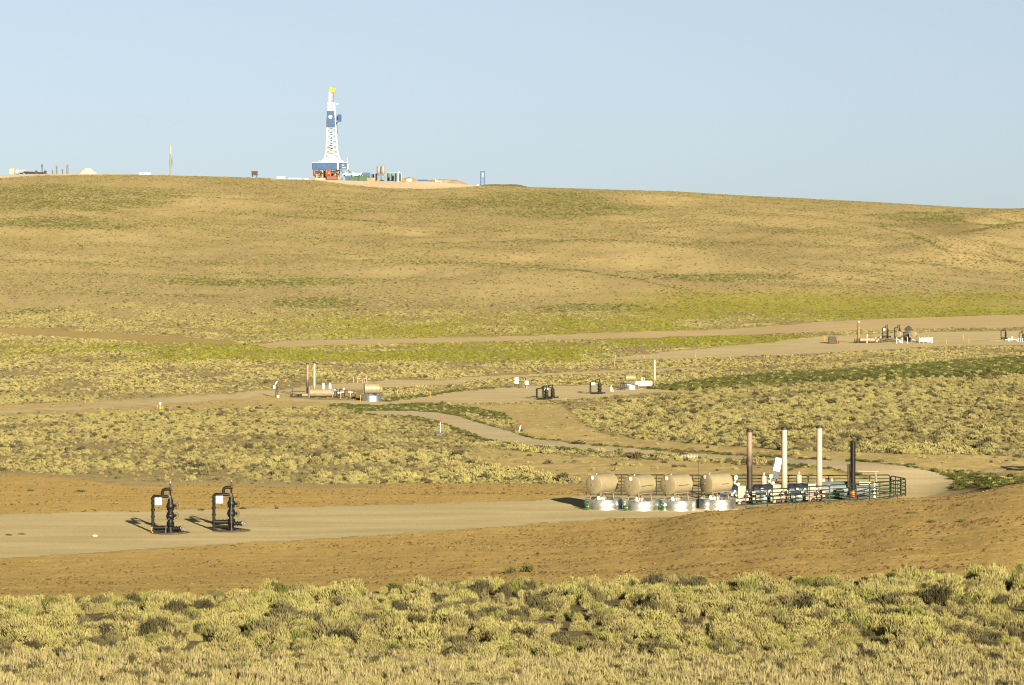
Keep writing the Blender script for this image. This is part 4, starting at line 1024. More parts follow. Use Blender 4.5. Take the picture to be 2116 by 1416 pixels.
for sx in (-1, 1): m_.box((mast_cx(rz_(215)) + sx * 1.55, -1.2, rz_(220.5)), (.9, .3, rz_(211) - rz_(230)))
m_.build('side_plate', rigwhite, mast)
m_ = MB()
for sx, px in ((-1, 681.5), (1, 688.6)): m_.box((rx_(px), -.85, rz_(201)), (1.0 if sx < 0 else .5, .3, rz_(191) - rz_(212)))
m_.build('top_panel', pm('pale_steel', (.26, .31, .36)), mast)
MB().box((rx_(689.2), -.9, rz_(200)), (.45, .3, rz_(190) - rz_(212))).build('guide_rail', pm('slate_blue', (.05, .08, .14), .5), mast)
# skirts at the foot of the mast
def frus(x0, x1, x2, x3, za, zc, d):
    return MB().add([(x0, -d, za), (x1, -d, za), (x3, -d * .8, zc), (x2, -d * .8, zc), (x0, d, za), (x1, d, za), (x3, d * .8, zc), (x2, d * .8, zc)], [(0, 1, 2, 3), (5, 4, 7, 6), (0, 3, 7, 4), (1, 5, 6, 2), (3, 2, 6, 7), (0, 4, 5, 1)])
frus(rx_(661), rx_(703), rx_(667), rx_(701), z1 + .3, rz_(330), 3.6).build('mast_foot', rigwhite, mast, smooth=False)
frus(rx_(700.5), rx_(712), rx_(700.2), rx_(709), z1 + .3, rz_(331), 3.0).build('drawworks_house', rigwhite, rg, smooth=False)
# wind wall
zA, zB = rz_(263), rz_(229)
wA, wB = 8.8 * u, 7.3 * u; cA, cB = rx_(684.6), rx_(684.2)
ww = MB()
ww.add([(cA - wA, -2.6, zA), (cA + wA, -2.6, zA), (cB + wB, -2.2, zB), (cB - wB, -2.2, zB), (cA - wA, 2.6, zA), (cA + wA, 2.6, zA), (cB + wB, 2.2, zB), (cB - wB, 2.2, zB)],
       [(0, 1, 2, 3), (5, 4, 7, 6), (0, 3, 7, 4), (1, 5, 6, 2), (3, 2, 6, 7), (0, 4, 5, 1)])
wwall = ww.build('wind_wall', blueR, mast, smooth=False)
MB().rev((rx_(683.4), -2.45, rz_(241.5)), (rx_(683.4), -9, rz_(241.5)), [(0, .95), (.18, .95), (.2, .9)], 24).build('emblem_disc', white, wwall)
mk_ = MB().prism((rx_(701.5), 0, rz_(251)), (1.9, 3.6, rz_(236.5) - rz_(251)), .15).build('monkey_board', blueR, mast)
MB().tube([(rx_(695), 0, rz_(256)), (rx_(699), 0, rz_(251))], .2, 5).tube([(rx_(694), -.8, rz_(248)), (rx_(700), -.8, rz_(248))], .15, 5).box((rx_(697), 0, rz_(244)), (.7, 1.2, 2.2)).build('bracket', darkst, mk_)
MB().tube([(rx_(697), -.4, rz_(276)), (rx_(696), -.4, rz_(252))], .22, 5).build('escape_line', darkst, mast)
# crown
cw = MB().box((rx_(686.5), 0, rz_(187.2)), (3.0, 2.4, 1.6)).box((rx_(683), 0, rz_(184.5)), (.9, 1.8, 1.9)).box((rx_(689.5), 0, rz_(184.6)), (1.1, 1.8, 1.7)).cyl((rx_(686.5), -.6, rz_(184)), (rx_(686.5), .6, rz_(184)), 1.05, 14).box((rx_(692), -.2, rz_(184.5)), (.7, 1.2, 1.2))
cr = cw.build('crown_block', yellow, mast)
MB().tube([(rx_(688.5), 0, rz_(183)), (rx_(688.5), 0, rz_(178.5))], .12, 5).build('beacon_pole', darkst, cr)
MB().box((rx_(697.5), 0, rz_(214.5)), (.8, .5, .9)).tube([(rx_(692), 0, rz_(214)), (rx_(698), 0, rz_(214))], .1, 4).build('floodlight', rigwhite, mast)
td = MB().box((rx_(682.5), 0, rz_(310)), (2.2, 1.6, rz_(304) - rz_(318))).box((rx_(683), 0, rz_(301)), (1.5, 1.2, 1.6)).tube([(rx_(684.5), 0, rz_(300)), (rx_(684.5), 0, rz_(264))], .25, 5).build('top_drive', pm('brown_drive', (.22, .15, .08), .6, var=.3), rg)
MB().tube([(rx_(687), -1.3, rz_(303)), (rx_(689), -1.3, rz_(309))], .3, 6).tube([(rx_(685), -.4, rz_(314)), (rx_(685), -.4, rz_(304))], .35, 6).build('hook', yellow, td)
# stairs and guys
m_ = MB()
for a, b in ((705, 716), (720, 733)):
    m_.tube([(rx_(a), -2, rz_(352)), (rx_(b), -2, rz_(367))], .42, 4); m_.tube([(rx_(a), -3.4, rz_(352)), (rx_(b), -3.4, rz_(367))], .42, 4)
m_.build('stairs', pm('slate_steel', (.07, .09, .11), .6), rg)
m_ = MB()
for px in (716, 731, 748): m_.box((rx_(px), -5, rz_(367)), (.6, .5, 5.5))
m_.box((rx_(731), -5, rz_(360.5)), (11, .6, .6)); m_.build('catwalk', rigwhite, rg)
MB().tube([(rx_(719), -3, z1), (rx_(719), -3, z1 + 2.6)], .12, 4).tube([(rx_(660), -3, z1), (rx_(660), -3, z1 + 1.5)], .12, 4).build('rail_post', rigwhite, rg)

# equipment round the rig
def hill(name, label, cat, px, yb, build, mat, dD=6.0, group=None, smooth=True):
    """one-mesh thing on the hilltop with its foot at photo row yb"""
    p = HX(px, dD); p.z = max(p.z - .4, (HZ - yb) * p.y / F + ZC)
    m = MB(); build(m); o = m.build(name, mat, None, p, 0, smooth); return tag(o, label, cat, group)
def hroot(name, label, cat, px, yb, dD=6.0, group=None):
    p = HX(px, dD); p.z = max(p.z - .4, (HZ - yb) * p.y / F + ZC); return thing(name, label, cat, p, 0, group)
for px, lab in ((782.5, 'pale cylindrical silo on legs, the one nearer the drilling rig'), (791, 'pale cylindrical silo on legs, next to the teal tanks')):
    s_ = hroot('silo', lab, 'silo', px, 373.5, 2, 'pale silos beside the rig')
    MB().rev((0, 0, 2.6), (0, 0, 9), [(0, .25), (1.2, 1.02), (4.9, 1.02), (5.15, .9), (5.2, .1)], 20).build('shell', silo, s_)
    m_ = MB()
    for a in range(4): m_.tube([(.9 * math.cos(a * 1.57 + .78), .9 * math.sin(a * 1.57 + .78), 4.2), (1.0 * math.cos(a * 1.57 + .78), 1.0 * math.sin(a * 1.57 + .78), -.3)], .12, 5)
    m_.box((0, 0, .1), (2.2, 2.2, .5)); m_.tube([(1.2, -.3, 5), (1.25, -.3, 0)], .1, 5); m_.build('legs', beige, s_)
for px, mt_, h, lab in ((803.5, teal2, 3.8, 'teal upright tank nearest the two pale silos'), (810.5, teal2, 3.7, 'pale teal upright tank, second from the silos'), (819, teal, 4.2, 'dark teal upright tank left of the white light pole'), (826, teal, 4.0, 'dark teal upright tank right of the white light pole')):
    hh = hill('frac_tank', lab, 'tank', px, 373 if px < 815 else 375, lambda m: m.rev((0, 0, -.3), (0, 0, 9), [(0, .92), (h + .2, .92), (h + .3, .8), (h + .34, .05)], 20), mt_, 2 - (px > 815) * 3, 'teal upright tanks')
    MB().tube([(.85, -.5, 0), (.85, -.5, h + .5)], .10, 5).tube([(-.8, -.3, h), (-.8, -.3, h + .6), (.85, -.5, h + .6)], .05, 4).build('ladder', rigwhite, hh)
lp = hroot('light_pole', 'white light pole with round lamp head between dark teal tanks', 'light pole', 822.5, 377, -8)
MB().prism((0, 0, -.2), (1.5, 1.2, .8), .1).build('base', rigwhite, lp)
MB().rev((0, 0, .4), (0, 0, 9), [(0, .35), (4.8, .33), (5.0, .2)], 10).build('pole', rigwhite, lp)
MB().rev((.5, 0, 4.9), (.5, 0, 9), [(0, .2), (.2, .5), (.6, .55), (.9, .3), (1.0, .05)], 12).build('lamp_head', rigwhite, lp)
tr = hroot('orange_truck', 'orange truck parked just right of the teal tanks', 'truck', 837, 377, 2)
MB().prism((0, 0, .4), (4.2, 2.2, 1.2), .2).prism((-1.2, 0, 1.5), (1.8, 2.0, .6), .2).build('body', orange, tr)
m_ = MB()
for x in (-1.4, 0, 1.4): m_.cyl((x, -1.15, .4), (x, -.7, .4), .45, 12)
m_.build('wheel', black, tr)
tr = hroot('orange_loader', 'lower orange machine with white cab in front of the orange truck', 'loader', 852, 379, -4)
MB().prism((1.2, 0, .2), (3.6, 2, .9), .2).build('body', orange, tr)
MB().prism((-1.6, 0, .2), (3.0, 2, 1.7), .3).build('cab', rigwhite, tr)
hill('rubble_heap', 'brown heap of earth and gear behind the orange truck', 'heap', 846, 373, lambda m: m.rev((0, 0, -.5), (0, 0, 9), [(0, 4.2), (.9, 3.6), (1.6, 2.4), (2.0, 1.1), (2.1, .1)], 14), beige, 14)
hill('blue_container', 'long blue container low on the pale pad', 'container', 873, 379.5, lambda m: [m.prism((0, 0, 0), (5.2, 2.2, 1.25), .1)] + [m.box((x, -1.12, .6), (.12, .08, 1.0)) for x in (-2, -1, 0, 1, 2)], blueR, -6)
wt = hroot('tank_trailer', 'white tank trailer with pale nose near the spoil mound', 'tank trailer', 903, 381, -4)
MB().vessel((-1.0, 0, 1.05), (-.6, 0, 1.05), .95, 18, .4).build('shell', rigwhite, wt)
MB().vessel((-.2, 0, .9), (2.6, .3, .5), .5, 14, .3).build('hose_drum', grey, wt)
MB().cyl((-1.1, -.4, .3), (-1.1, 0, .3), .3, 10).cyl((1.5, -.5, .2), (1.5, .1, .2), .3, 10).build('wheel', darkst, wt)
bt = hroot('blue_lattice_tower', 'short blue lattice tower standing alone right of the spoil mound', 'tower', 997.5, 383, 4)
m_ = MB()
H_ = 7.4; w_ = 1.15
for x in (-w_, w_):
    for y in (-w_, w_): m_.tube([(x, y, -.4), (x, y, H_)], .15, 5)
for k in range(4):
    a, b = H_ * k / 4, H_ * (k + 1) / 4
    for y in (-w_, w_): m_.tube([(-w_, y, a), (w_, y, b)], .055, 4); m_.tube([(w_, y, a), (-w_, y, b)], .055, 4); m_.tube([(-w_, y, b), (w_, y, b)], .1, 4)
    for x in (-w_, w_): m_.tube([(x, -w_, a), (x, w_, b)], .05, 4); m_.tube([(x, -w_, b), (x, w_, b)], .1, 4)
m_.build('frame', pm('tower_blue_paint', (.008, .045, .14), .5), bt)
MB().box((0, 0, H_ - .1), (2.5, 2.5, .35)).build('top_platform', pm('tower_blue_paint', (.008, .045, .14)), bt)
MB().box((.1, 0, H_ - 1.9), (.9, .8, 1.6)).build('panel', rigwhite, bt)
hill('white_dome', 'small white dome-topped cover at the foot of the blue tower', 'cover', 987, 383.5, lambda m: m.rev((0, 0, -.2), (0, 0, 9), [(0, .75), (.4, .7), (.7, .45), (.82, .05)], 14), rigwhite, -6)
def mound(name, label, px0, px1, ytop, yb, mat, dD, depth, seed, cat='mound', dark=False):
    pc = HX((px0 + px1) / 2, dD); pc.z = max(pc.z - .6, (HZ - yb) * pc.y / F + ZC - .8)
    L = (px1 - px0) * u; h = (HZ - ytop) * pc.y / F + ZC - pc.z; vs = []; fs = []; n, k = 48, 20
    for i in range(n + 1):
        for j in range(k + 1):
            s = i / n * 2 - 1; t = j / k * 2 - 1
            e = max(0, 1 - abs(s) ** 2.6) * max(0, 1 - abs(t) ** 2.2)
            nz = float(fbm(np.array(i * .23 + seed), np.array(j * .35 + seed), 2, 3))
            vs.append((s * L / 2, t * depth / 2, h * min(1, e * 1.25) * (.75 + .45 * nz) - .3))
    for i in range(n):
        for j in range(k): a = i * (k + 1) + j; fs.append((a, a + k + 1, a + k + 2, a + 1))
    o = MB().add(vs, fs).build(name, mat, None, pc); return tag(o, label, cat)
mound('spoil_mound', 'long low tan spoil mound right of the rig', 868, 968, 370.5, 383, spoil, 10, 30, 1)
mound('spoil_mound', 'dark green grown-over bank running right from the blue tower', 972, 1102, 380.5, 386, pm('bank_green', (.14, .115, .045), .95, var=.3, scale=.5, bump=.5), 22, 30, 5)
hs_ = hroot('sand_pile', 'pale sand pile with a flat top on the left skyline', 'pile', 181, 360, 6)
m_ = MB(); prof = [(0, 5.8), (1.0, 4.6), (2.0, 3.2), (3.0, 2.0), (3.35, 1.5), (3.4, .1)]
m_.rev((0, 0, -.3), (0, 0, 9), prof, 30); o = m_.build('heap', pm('pale_sand', (.52, .43, .33), .95, var=.12, scale=.6, bump=.3), hs_); o.scale = (1, 1, 1)
# green and blue mud tanks left/right of the rig
def low(name, label, cat, px, yb, w, h, d, mat, dD=4):
    return hill(name, label, cat, px, yb, lambda m: [m.prism((0, 0, -.3), (w, d, h), .12)] + [m.box((w * (i / 4 - .5) * .95, -d / 2 - .03, h * .4), (.12, .1, h * .7)) for i in range(5)], mat, dD)
low('mud_tank', 'green mud tank to the right under the rig catwalk', 'mud tank', 730, 373, 6.5, 2.4, 3, pm('mud_green', (.022, .06, .04), .6), 2)
low('mud_tank', 'green mud tank below the small blue unit, left of the silos', 'mud tank', 752, 373, 5.0, 2.6, 3, pm('mud_green2', (.028, .07, .04), .6), 3)
low('mud_tank', 'blue tank box right beside the rig stairs', 'mud tank', 718, 373, 2.2, 2.6, 3, pm('mud_blue', (.02, .06, .12), .6), -2)
low('blue_shed', 'small blue-roofed unit behind the green mud tank', 'shed', 757, 371, 3.8, 3.9, 3, pm('shed_blue', (.02, .07, .15), .6), 10)
low('blue_shed', 'tiny dark blue unit just left of the silos', 'shed', 770, 372, 1.6, 3.4, 2.5, pm('shed_dark', (.04, .07, .16), .6), 10)
low('brown_skid', 'brown skid of machinery between green mud tank and silos', 'skid', 767, 373.5, 4.5, 1.9, 2.5, beige, -2)
low('dark_shed', 'narrow dark upright shed touching the left silo', 'shed', 777.5, 374, .9, 4.2, 2, darkst, 4)
low('white_trailer', 'long white-roofed trailer behind the rig catwalk', 'trailer', 738, 371, 6.5, 2.6, 3, rigwhite, 14)
low('white_trailer', 'white trailer on the skyline left of the rig', 'trailer', 581, 370, 4.6, 1.7, 2.6, rigwhite, 4)
low('white_trailer', 'flat pale blue-grey trailer between the white trailer and the rig', 'trailer', 610, 370.5, 7.5, 1.1, 2.6, pm('trailer_pale', (.26, .29, .33), .5), 4)
low('grey_skid', 'grey box skid left of the rig foot', 'skid', 633, 371, 2.8, 1.0, 2, grey, 4)
low('white_container', 'flat white container on the skyline left of the pole derrick', 'container', 300, 361.5, 6.4, 1.6, 2.5, rigwhite, 4)
low('tan_skid', 'low tan skid on the skyline right of the pole derrick', 'skid', 468, 366.5, 3.8, .8, 2.5, beige, 4)
low('tan_skid', 'small tan skid beside the white container', 'skid', 330, 362, 2.6, .8, 2.5, tan2, 4)
hill('white_debris_pile', 'low pale heap of bagged material on the skyline between the derrick and dark box', 'pile', 409, 365, lambda m: m.rev((0, 0, -.5), (0, 0, 9), [(0, 1.8), (.5, 1.6), (.9, .9), (1.2, .4), (1.3, .05)], 10), pinkw, 4)
mound('dirt_pile', 'low tan dirt pile at the rig foot', 646, 676, 366.8, 372, concrete, -6, 6, 3, 'pile')
mound('dirt_pile', 'low tan dirt pile beneath the dark box on the skyline', 505, 535, 365.2, 368, spoil, 2, 6, 8, 'pile')
bx = hroot('dark_box', 'dark square-faced tank on short legs alone on the skyline', 'tank', 526, 366, 4)
MB().prism((0, 0, .9), (3.1, 2.4, 2.3), .08).build('body', pm('dark_brown_metal', (.035, .018, .014)), bx)
m_ = MB()
for x in (-1.2, 1.2): m_.box((x, -.9, .2), (.3, .3, 1.5)); m_.box((x, .9, .2), (.3, .3, 1.5))
m_.build('leg', darkst, bx)
# pole derrick
pdk = hroot('pole_derrick', 'slim pale telescoping derrick mast on the left skyline', 'derrick', 352.5, 362, 4)
m_ = MB(); Hh = 15.6
for x, y in ((-.5, -.5), (.5, -.5), (-.5, .5), (.5, .5)): m_.tube([(x, y, -.5), (x * .9, y * .9, Hh)], .17, 5)
for k in range(14):
    a, b = Hh * k / 14, Hh * (k + 1) / 14
    for y in (-.5, .5): m_.tube([(-.5, y, a), (.5, y, b)], .12, 4); m_.tube([(.5, y, a), (-.5, y, b)], .12, 4)
m_.build('mast', tan2, pdk)
MB().box((0, 0, Hh * .86), (.9, .9, Hh * .26)).build('upper_section', pm('pale_mast', (.62, .52, .40), .6), pdk)
MB().box((0, 0, Hh + .2), (1.0, 1.0, .6)).tube([(-.1, 0, Hh), (.1, 0, Hh + 1.1)], .12, 4).box((.5, 0, Hh + .6), (.5, .4, .35)).build('crown_block', tan2, pdk)
MB().tube([(.65, -.3, 5), (.8, -.3, 7.5), (.6, -.3, 9.5)], .22, 5).box((-.65, -.2, 7), (.35, .4, 2.4)).build('hose', brownw, pdk)
# left skyline plant
lt = hroot('yellow_tank', 'pale yellow boxy tank at the far left of the skyline', 'tank', 24.5, 359, 4)
MB().prism((0, 0, -.2), (2.9, 2.6, 2.9), .5).build('body', pm('pale_yellow', (.45, .37, .19), .55), lt)
MB().box((0, -1.35, 1.0), (1.9, .12, .4)).build('label_band', pm('ochre2', (.62, .42, .08), .5), lt)
lt = hroot('drum_tank', 'long horizontal tank with round white end at the far left of the skyline', 'tank', 36, 359, 0)
MB().vessel((0, 0, 1.1), (2.6, 5.5, 1.5), 1.15, 24, .15).build('shell', grey, lt)
MB().rev((-.06, -.2, 1.1), (-.6, -1.3, 1.1), [(0, 1.17), (.06, 1.17), (.2, .9), (.26, .05)], 26).build('end_cap', rigwhite, lt)
MB().box((0, .6, .0), (1.6, .4, .8)).box((1.6, 3.8, .2), (1.6, .4, .8)).build('saddle', darkst, lt)
dk = hroot('pipe_manifold', 'dark low run of pipes and valves right of the white-ended tank', 'manifold', 74, 359.5, 2)
m_ = MB().tube([(-6.5, 0, 1.0), (-2, 0, .8), (1, 0, .6), (5.5, 0, .5)], .35, 6).tube([(-6, 0, .3), (5.5, 0, .2)], .3, 6)
for x, h in ((.2, 1.3), (5.0, 1.4)): m_.box((x, 0, h / 2), (1.5, .8, h)); m_.tube([(x - .7, 0, h * .8), (x, 0, h + .35), (x + .7, 0, h * .8)], .25, 6)
for x in (-5, -3, -1, 2, 3.4): m_.box((x, 0, .2), (.4, .5, .9))
m_.build('pipe_run', pm('dark_brown_metal', (.035, .018, .014)), dk)
for px, h, r, mt_, lab in ((87, 5.1, .26, pm('slate_stack', (.05, .07, .09), .6), 'tallest slim dark stack rising from the skyline pipe manifold'), (108.5, 1.9, .22, pm('slate_stack', (.05, .07, .09)), 'shortest dark stack on the left skyline'),
                         (129, 2.4, .24, pm('slate_stack', (.05, .07, .09)), 'small dark stack between the two thick olive stacks')):
    hill('flare_stack', lab, 'stack', px, 359.5, lambda m: m.rev((0, 0, -.4), (0, 0, 9), [(0, r), (h * .75, r), (h * .78, r * 1.5), (h + .3, r * 1.5), (h + .4, r * .5)], 10), mt_, 4)
for px, h, r, lab in ((117.5, 4.3, .52, 'thick olive stack left of the small dark stack'), (139.5, 5.0, .56, 'taller thick olive stack closest to the sand pile')):
    o = hill('olive_stack', lab, 'stack', px, 359.5, lambda m: m.rev((0, 0, -.4), (0, 0, 9), [(0, r), (h - .1, r), (h + .3, r * .5), (h + .7, r * .2)], 12), pm('olive_paint', (.16, .14, .09), .6), 4)
    MB().box((0, -r - .05, h * .48), (.2, .14, h * .9)).build('ladder', pm('slate_stack', (.05, .07, .09)), o)

# ------------------------------------------------------------------ vegetation
def bush_mesh(name, shoots, h, r, wid, ln, seed, sides=3, lobes=7, up=1.0, droop=0.0, base=.3):
    q = random.Random(seed); m = MB()
    lob = [(q.uniform(-.55, .55) * r, q.uniform(-.55, .55) * r, q.uniform(.62, 1.08)) for _ in range(lobes)] + [(0, 0, 1.0)]
    for i in range(shoots):
        lx, ly, lh = lob[i % len(lob)]
        a = q.uniform(0, 6.283); e = math.acos(q.uniform(0, 1)); se, ce = math.sin(e), math.cos(e)
        lr = r * .52
        inner = q.random() ** .5
        p = Vector((lx + lr * se * math.cos(a) * inner, ly + lr * se * math.sin(a) * inner, h * lh * (base + (1 - base) * (ce * (.6 + .4 * inner)))))
        d = Vector((p.x / r * .55 + q.uniform(-.25, .25), p.y / r * .55 + q.uniform(-.25, .25), up + q.uniform(-.2, .3))).normalized()
        l = ln * q.uniform(.6, 1.25); w = wid * q.uniform(.7, 1.3)
        b = p - d * l; b.z = max(b.z, 0.0)
        u_ = d.orthogonal().normalized(); u_.rotate(Matrix.Rotation(q.uniform(0, 6.28), 3, d)); v_ = d.cross(u_)
        mid = b + (p - b) * .55
        if sides == 3:
            m.add([b, p, mid + u_ * w, mid - u_ * w * .5 + v_ * w * .87, mid - u_ * w * .5 - v_ * w * .87],
                  [(0, 3, 2), (0, 4, 3), (0, 2, 4), (1, 2, 3), (1, 3, 4), (1, 4, 2)])
        else:
            m.add([b, mid + u_ * w, p, mid - u_ * w], [(0, 1, 2, 3)])
    me = bpy.data.meshes.new(name); me.from_pydata(m.v, [], m.f); me.update()
    return me
def stem_mesh(name, r, h, seed):
    q = random.Random(seed); m = MB()
    for i in range(9):
        a = q.uniform(0, 6.28); rr = r * q.uniform(.3, .8)
        m.tube([(0.03 * math.cos(a), .03 * math.sin(a), -.05), (rr * .5 * math.cos(a + .3), rr * .5 * math.sin(a + .3), h * .35), (rr * math.cos(a), rr * math.sin(a), h * q.uniform(.6, .85))], .016, 4)
    me = bpy.data.meshes.new(name); me.from_pydata(m.v, [], m.f); me.update(); me.materials.append(M_stem); return me
NB = 7
near_b = [bush_mesh('sage_foliage', 1100, q_h * .9, .62, .0115, .21, 50 + i, 3, 9 + i % 4) for i, q_h in enumerate((.80, .72, .86, .66, .78, .70, .90))]
near_s = [stem_mesh('sage_stems', .55, .7, 80 + i) for i in range(NB)]
mid_b = [bush_mesh('sage_mid', 150, .78, .62, .042, .28, 150 + i, 3, 8) for i in range(5)]
far_b = [bush_mesh('sage_far', 22, .78, .62, .15, .42, 250 + i, 3, 5) for i in range(4)]
tuft_b = [bush_mesh('grass_tuft', 46, .36, .26, .009, .32, 350 + i, 4, 3, 1.4, base=.5) for i in range(5)]
weed_b = [bush_mesh('weed', 150, .45, .55, .03, .20, 450 + i, 3, 7, .9) for i in range(3)]
for me in near_b + mid_b + far_b + weed_b: me.materials.append(M_sage)
for me in tuft_b: me.materials.append(M_grass)
def clod_mesh(seed):
    q = random.Random(seed); bm_v = []; 
    prof = [(-.5, .1), (-.35, .42), (0, .55), (.3, .42), (.45, .1)]
    m = MB().rev((0, 0, -.5), (0, 0, 1), [(t + .5, r_) for t, r_ in prof], 7)
    vs = [(x * q.uniform(.75, 1.25), y * q.uniform(.75, 1.25), z * q.uniform(.7, 1.1)) for x, y, z in m.v]
    me = bpy.data.meshes.new('clod'); me.from_pydata(vs, [], m.f); me.update(); return me
clod_b = [clod_mesh(i) for i in range(4)]
M_clod = pm('clod_earth', (.16, .11, .04), .95, var=.35, scale=3)
M_clod2 = pm('dark_clod', (.085, .052, .016), .95, var=.35, scale=3)
for i, me in enumerate(clod_b): me.materials.append(M_clod if i == 0 else M_clod2)

def sample(D0_, D1_, dens, px0=-260.0, px1=2380.0):
    area = (px1 - px0) / F * (D1_ ** 2 - D0_ ** 2) / 2
    n = int(area * dens)
    D = np.sqrt(rng.uniform(D0_ ** 2, D1_ ** 2, n)); px = rng.uniform(px0, px1, n)
    return px, D
def scatter(name, label, cat, meshes, px, D, tint, scl, sink=0.03):
    n = len(px)
    me = bpy.data.meshes.new(name)
    co = np.stack([(px - CX) * D / F, D, zrel(px, D) + ZC - sink], -1).astype(np.float32)
    me.vertices.add(n); me.vertices.foreach_set('co', co.ravel())
    a = me.attributes.new('tint', 'FLOAT', 'POINT'); a.data.foreach_set('value', np.clip(tint, 0.01, 1).astype(np.float32))
    a = me.attributes.new('rot', 'FLOAT_VECTOR', 'POINT')
    r_ = np.stack([rng.normal(0, .07, n), rng.normal(0, .07, n), rng.uniform(0, 6.283, n)], -1); a.data.foreach_set('vector', r_.astype(np.float32).ravel())
    a = me.attributes.new('scl', 'FLOAT_VECTOR', 'POINT'); a.data.foreach_set('vector', scl.astype(np.float32).ravel())
    a = me.attributes.new('pick', 'INT', 'POINT'); a.data.foreach_set('value', rng.integers(0, len(meshes), n).astype(np.int32))
    src = bpy.data.collections.new(name + '_kinds')
    for i, ms in enumerate(meshes): src.objects.link(bpy.data.objects.new('%s_kind_%02d' % (name, i), ms))
    ng = bpy.data.node_groups.new(name, 'GeometryNodeTree')
    ng.interface.new_socket('Geometry', in_out='INPUT', socket_type='NodeSocketGeometry'); ng.interface.new_socket('Geometry', in_out='OUTPUT', socket_type='NodeSocketGeometry')
    N, L = ng.nodes, ng.links
    gi, go = N.new('NodeGroupInput'), N.new('NodeGroupOutput'); ip = N.new('GeometryNodeInstanceOnPoints'); ci = N.new('GeometryNodeCollectionInfo')
    ci.inputs['Collection'].default_value = src; ci.inputs['Separate Children'].default_value = True; ci.inputs['Reset Children'].default_value = True
    def na(nm, ty):
        x = N.new('GeometryNodeInputNamedAttribute'); x.data_type = ty; x.inputs['Name'].default_value = nm; return x.outputs['Attribute']
    mp = N.new('GeometryNodeMeshToPoints')
    L.new(gi.outputs[0], mp.inputs['Mesh']); L.new(mp.outputs[0], ip.inputs['Points']); L.new(ci.outputs[0], ip.inputs['Instance']); ip.inputs['Pick Instance'].default_value = True
    L.new(na('pick', 'INT'), ip.inputs['Instance Index']); L.new(na('rot', 'FLOAT_VECTOR'), ip.inputs['Rotation']); L.new(na('scl', 'FLOAT_VECTOR'), ip.inputs['Scale'])
    L.new(ip.outputs[0], go.inputs[0])
    o = link(name, me); md = o.modifiers.new('scatter', 'NODES'); md.node_group = ng
    o['kind'] = 'stuff'; o['label'] = label; o['category'] = cat
    return o

# --- front sagebrush: the 300 largest are things of their own, the rest is ground cover
px, D = sample(84, 131, 1.4, -750, 2870)
z = zones(px, D)
n_ = fbm((px - CX) * D / F / 5, D / 7, 3, 3)
size = .42 + .55 * rng.random(len(px)) ** 1.7
keep = z['grass_front'] & (rng.random(len(px)) < np.clip((n_ - .2) * 3.2, .3, 1) * sstep(82, 93, D))
size *= np.where(D < 97, .55 + .45 * sstep(86, 97, D), 1.0) * (.8 + .5 * n_)
tint = np.clip(.50 + rng.normal(0, .16, len(px)), .14, .80)
dead = rng.random(len(px)) < .10
tint = np.where(dead, rng.uniform(.04, .26, len(px)), tint)
gedge = (yproj(px, D) < sage_edge(px) + 14) & (rng.random(len(px)) < .10)
tint = np.where(gedge, rng.uniform(.76, .88, len(px)), tint)
px, D, size, tint = px[keep], D[keep], size[keep], tint[keep]
inframe = (px > 8) & (px < 2108) & (yproj(px, D) < 1425)
score = np.where(inframe, size / D * (1 + .25 * (D < 112)), 0)
order = np.argsort(-score)[:300]
protos = []
for i in range(NB):
    o = bpy.data.objects.new('sagebrush', near_b[i]); st_ = bpy.data.objects.new('stems', near_s[i]); st_.parent = o; protos.append((o, st_))
used = set()
for c, i in enumerate(order):
    k = int(rng.integers(0, NB)); s = float(size[i]); t_ = float(tint[i])
    p = P(px[i], D[i], -.04)
    if k not in used: o, st_ = protos[k]; used.add(k)
    else: o = protos[k][0].copy(); st_ = protos[k][1].copy(); st_.parent = o
    COL.objects.link(o); COL.objects.link(st_)
    o.location = p; o.rotation_euler = (float(rng.normal(0, .06)), float(rng.normal(0, .06)), float(rng.uniform(0, 6.28)))
    o.scale = (s * float(rng.uniform(.85, 1.25)), s * float(rng.uniform(.85, 1.25)), s * float(rng.uniform(.85, 1.15)))
    o['tint'] = t_
    y_ = float(yproj(px[i], D[i])); e_ = float(sage_edge(px[i]))
    row = 'at the edge of the bare brown soil' if y_ < e_ + 40 else ('in the deep of the front sage' if D[i] > 101 else 'among the dry grass nearest the viewer')
    hue = 'grey-brown dead-looking' if t_ < .3 else ('pale straw-green' if t_ < .56 else ('yellow-green' if t_ < .75 else 'deep green'))
    tag(o, '%s sagebrush %s' % (hue, row), 'sagebrush', '%s sagebrush %s' % (hue, row))
rest = np.ones(len(px), bool); rest[order] = False
scatter('sagebrush_cover', 'smaller sagebrush filling the foreground between the big bushes', 'sagebrush', near_b, px[rest], D[rest], tint[rest],
        size[rest, None] * rng.uniform(.85, 1.2, (rest.sum(), 3)))
px, D = sample(72, 104, 3.2, -750, 2870)
z = zones(px, D); n_ = fbm((px - CX) * D / F / 4, D / 5, 2, 3)
k = z['grass_front'] & (D < 95) & (rng.random(len(px)) < np.clip((n_ - .35) * 3, .05, 1))
px, D = px[k], D[k]
t_ = np.where(rng.random(len(px)) < .45, rng.uniform(.05, .28, len(px)), rng.uniform(.35, .62, len(px)))
scatter('low_shrubs', 'ankle-high grey and straw-green shrubs in the grass nearest the viewer', 'shrub', near_b, px, D, t_, rng.uniform(.28, .6, (len(px), 1)) * np.array([[1, 1, .8]]))
